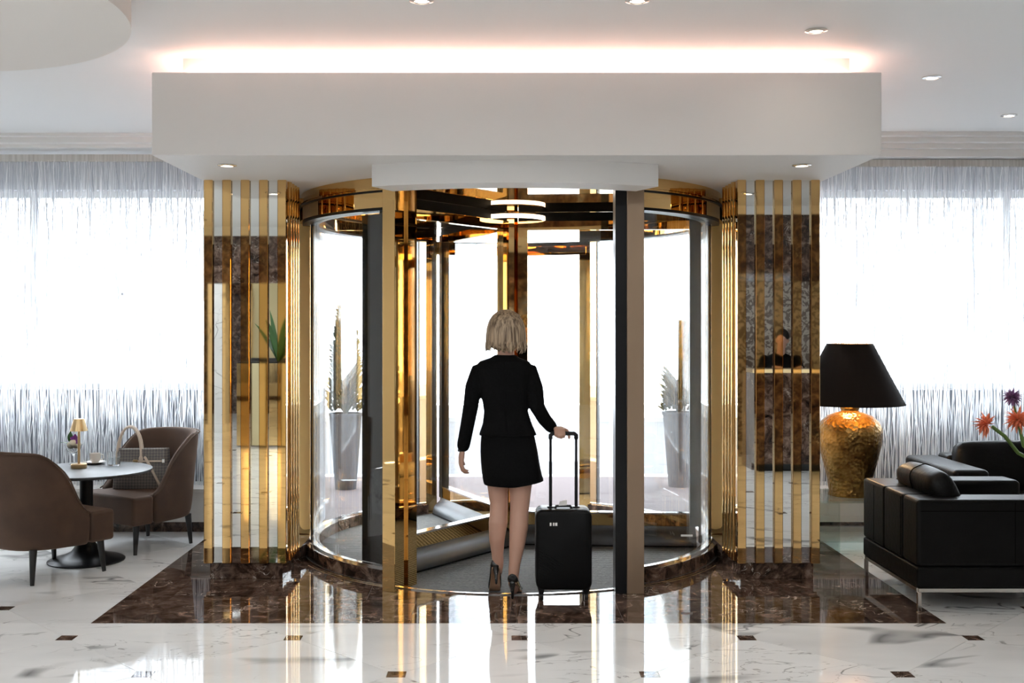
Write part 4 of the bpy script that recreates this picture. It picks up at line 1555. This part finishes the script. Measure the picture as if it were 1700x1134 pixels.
cu.xf(Matrix.Translation((2.60, 0, .60)) @ Matrix.Rotation(rad(-24), 4, 'Y'))
cu.build('back_cushion', 'leather', ac, world_=True, sub=1)
ring = sup_ring((0, 0, 0), .087, .177, 3.2, 40)
MB().tube([(2.60 + (p[0] * math.cos(rad(-24)) + p[1] * math.sin(rad(-24))), 6.46, .60 - p[0] * math.sin(rad(-24)) + p[1] * math.cos(rad(-24))) for p in ring], .003, 6).build('cushion_seam', 'seam', ac, world_=True)
for x in (2.90,):
    MB().tube([(x, Y0 - .0005, zs + .02), (x, Y0 - .0005, zt - .02)], .002, 6).build('seam', 'seam', ac, world_=True)
MB().tube([(X0 + .02, Y0 - .0005, .565), (X1 - .02, Y0 - .0005, .565)], .002, 6).build('seam', 'seam', ac, world_=True)
for y in (6.28, 6.72):
    MB().tube([(X0 - .0005, y, zs + .02), (X0 - .0005, y, zt - .02)], .002, 6).build('seam', 'seam', ac, world_=True)
fr = MB()
fr.box(X0 + .01, X1 - .01, Y0 + .005, Y0 + .027, .113, .133).box(X0 + .01, X1 - .01, Y1 - .027, Y1 - .005, .113, .133)
fr.box(X0 + .005, X0 + .027, Y0 + .027, Y1 - .027, .113, .133).box(X1 - .027, X1 - .005, Y0 + .027, Y1 - .027, .113, .133)
fr.build('chrome_frame', 'chrome', ac, world_=True)
for x in (X0 + .005, X1 - .027):
    for y in (Y0 + .005, Y1 - .027):
        MB().box(x, x + .022, y, y + .022, 0, .113).build('leg', 'chrome', ac, world_=True, bevel=.002, bseg=1)

so = empty('leather_sofa', (4.2, 7.6, 0))
tag(so, 'black leather sofa in front of the curtain, behind the armchair', 'sofa')
SX, EX = 3.05, 5.35
lbox('base_panel', SX, EX, 7.20, 8.06, zb, zs, so, .014)
lbox('arm', SX, SX + .24, 7.18, 8.06, zs + .001, .640, so, .035)
lbox('arm', EX - .24, EX, 7.18, 8.06, zs + .001, .640, so, .035)
lbox('back_panel', SX + .241, EX - .241, 7.86, 8.06, zs + .001, .66, so, .03)
for k in range(2):
    a = SX + .245 + .905 * k
    lbox('seat_cushion', a, a + .90, 7.19, 7.85, zs + .002, .43, so, .04)
    m = MB()
    rs = []
    for q in range(9):
        t = q / 8
        b = math.sin(math.pi * (.06 + .88 * t)) ** .3
        rs.append([(a + .90 * t, p[0] * (.75 + .25 * b), p[1] * (.85 + .15 * b)) for p in sup_ring((0, 0, 0), .095, .19, 3.4, 24)])
    m.rings(rs)
    m.xf(Matrix.Translation((0, 7.78, .585)) @ Matrix.Rotation(rad(-14), 4, 'X'))
    m.build('back_cushion', 'leather', so, world_=True, sub=1)
fr = MB()
fr.box(SX + .01, EX - .01, 7.205, 7.227, .113, .133).box(SX + .01, EX - .01, 8.03, 8.052, .113, .133)
fr.build('chrome_frame', 'chrome', so, world_=True)
for x in (SX + .01, EX - .032):
    for y in (7.205, 8.03):
        MB().box(x, x + .022, y, y + .022, 0, .113).build('leg', 'chrome', so, world_=True)

# ------------------------------------------------------------------ coffee table with the flowers (right edge)
ct = empty('coffee_table', (3.85, 6.75, 0))
tag(ct, 'low dark coffee table at the right edge beside the armchair', 'table')
MB().box(3.38, 4.3, 6.40, 7.10, .36, .40).build('table_top', 'tabletop', ct, world_=True, bevel=.004)
for x in (3.40, 4.25):
    for y in (6.42, 7.05):
        MB().box(x, x + .03, y, y + .03, 0, .36).build('leg', 'chrome', ct, world_=True)
va = empty('flower_vase', (3.50, 6.85, .401))
tag(va, 'gold vase of orange lilies and a purple allium at the right edge', 'flower vase')
MB().lathe([(.055, 0), (.07, .01), (.085, .12), (.072, .25), (.060, .30), (.056, .30), (.066, .24), (.06, .02)], seg=32).build('vase', 'goldsatin', va, smooth=True)


def flower_stem(pts, r=.011):
    return MB().tube(pts, r, 10).build('flower_stem', 'stem', va, smooth=True, world_=True)


def burst(name, c, n, L, w, m, par, axis=None, seed=0):
    rnd = random.Random(seed)
    c = Vector(c)
    for k in range(n):
        z = 1 - 2 * (k + .5) / n
        a = k * 2.39996
        d = Vector((math.sqrt(1 - z * z) * math.cos(a), math.sqrt(1 - z * z) * math.sin(a), z))
        if axis is not None and d.dot(axis) < -.35:
            continue
        s = d.cross(Vector((.3, .5, .8))).normalized()
        t = d.cross(s)
        L_ = L * rnd.uniform(.8, 1.1)
        vs = [c, c + d * L_ * .5 + s * w, c + d * L_ * .55 + t * w * .5, c + d * L_ * .5 - s * w, c + d * L_ + t * L * .18]
        o = MB().add(vs, [(0, 1, 2), (0, 2, 3), (1, 4, 2), (2, 4, 3)]).build(name, m, par, smooth=True, world_=True)


DV = 6.85
top = va.location + Vector((0, 0, .29))
f1, f2, f3 = at(1638, 705, DV), at(1690, 697, DV), at(1681, 660, DV)
b1 = at(1648, 709, DV)
s1 = flower_stem([top + Vector((0, 0, -.1)), top, at(1690, 752, DV), at(1668, 724, DV), b1], .012)
s2 = flower_stem([top + Vector((.01, 0, -.1)), top + Vector((.01, 0, 0)), at(1699, 740, DV), at(1692, 706, DV)], .011)
s3 = flower_stem([top + Vector((0, .02, -.1)), top + Vector((0, .02, 0)), at(1694, 720, DV), f3], .006)
burst('petal', f1, 64, .088, .010, 'orange', s1, Vector((-1, 0, .2)), 1)
burst('petal', f2, 70, .090, .010, 'orange', s2, None, 2)
burst('floret', f3, 90, .066, .007, 'allium', s3, None, 3)
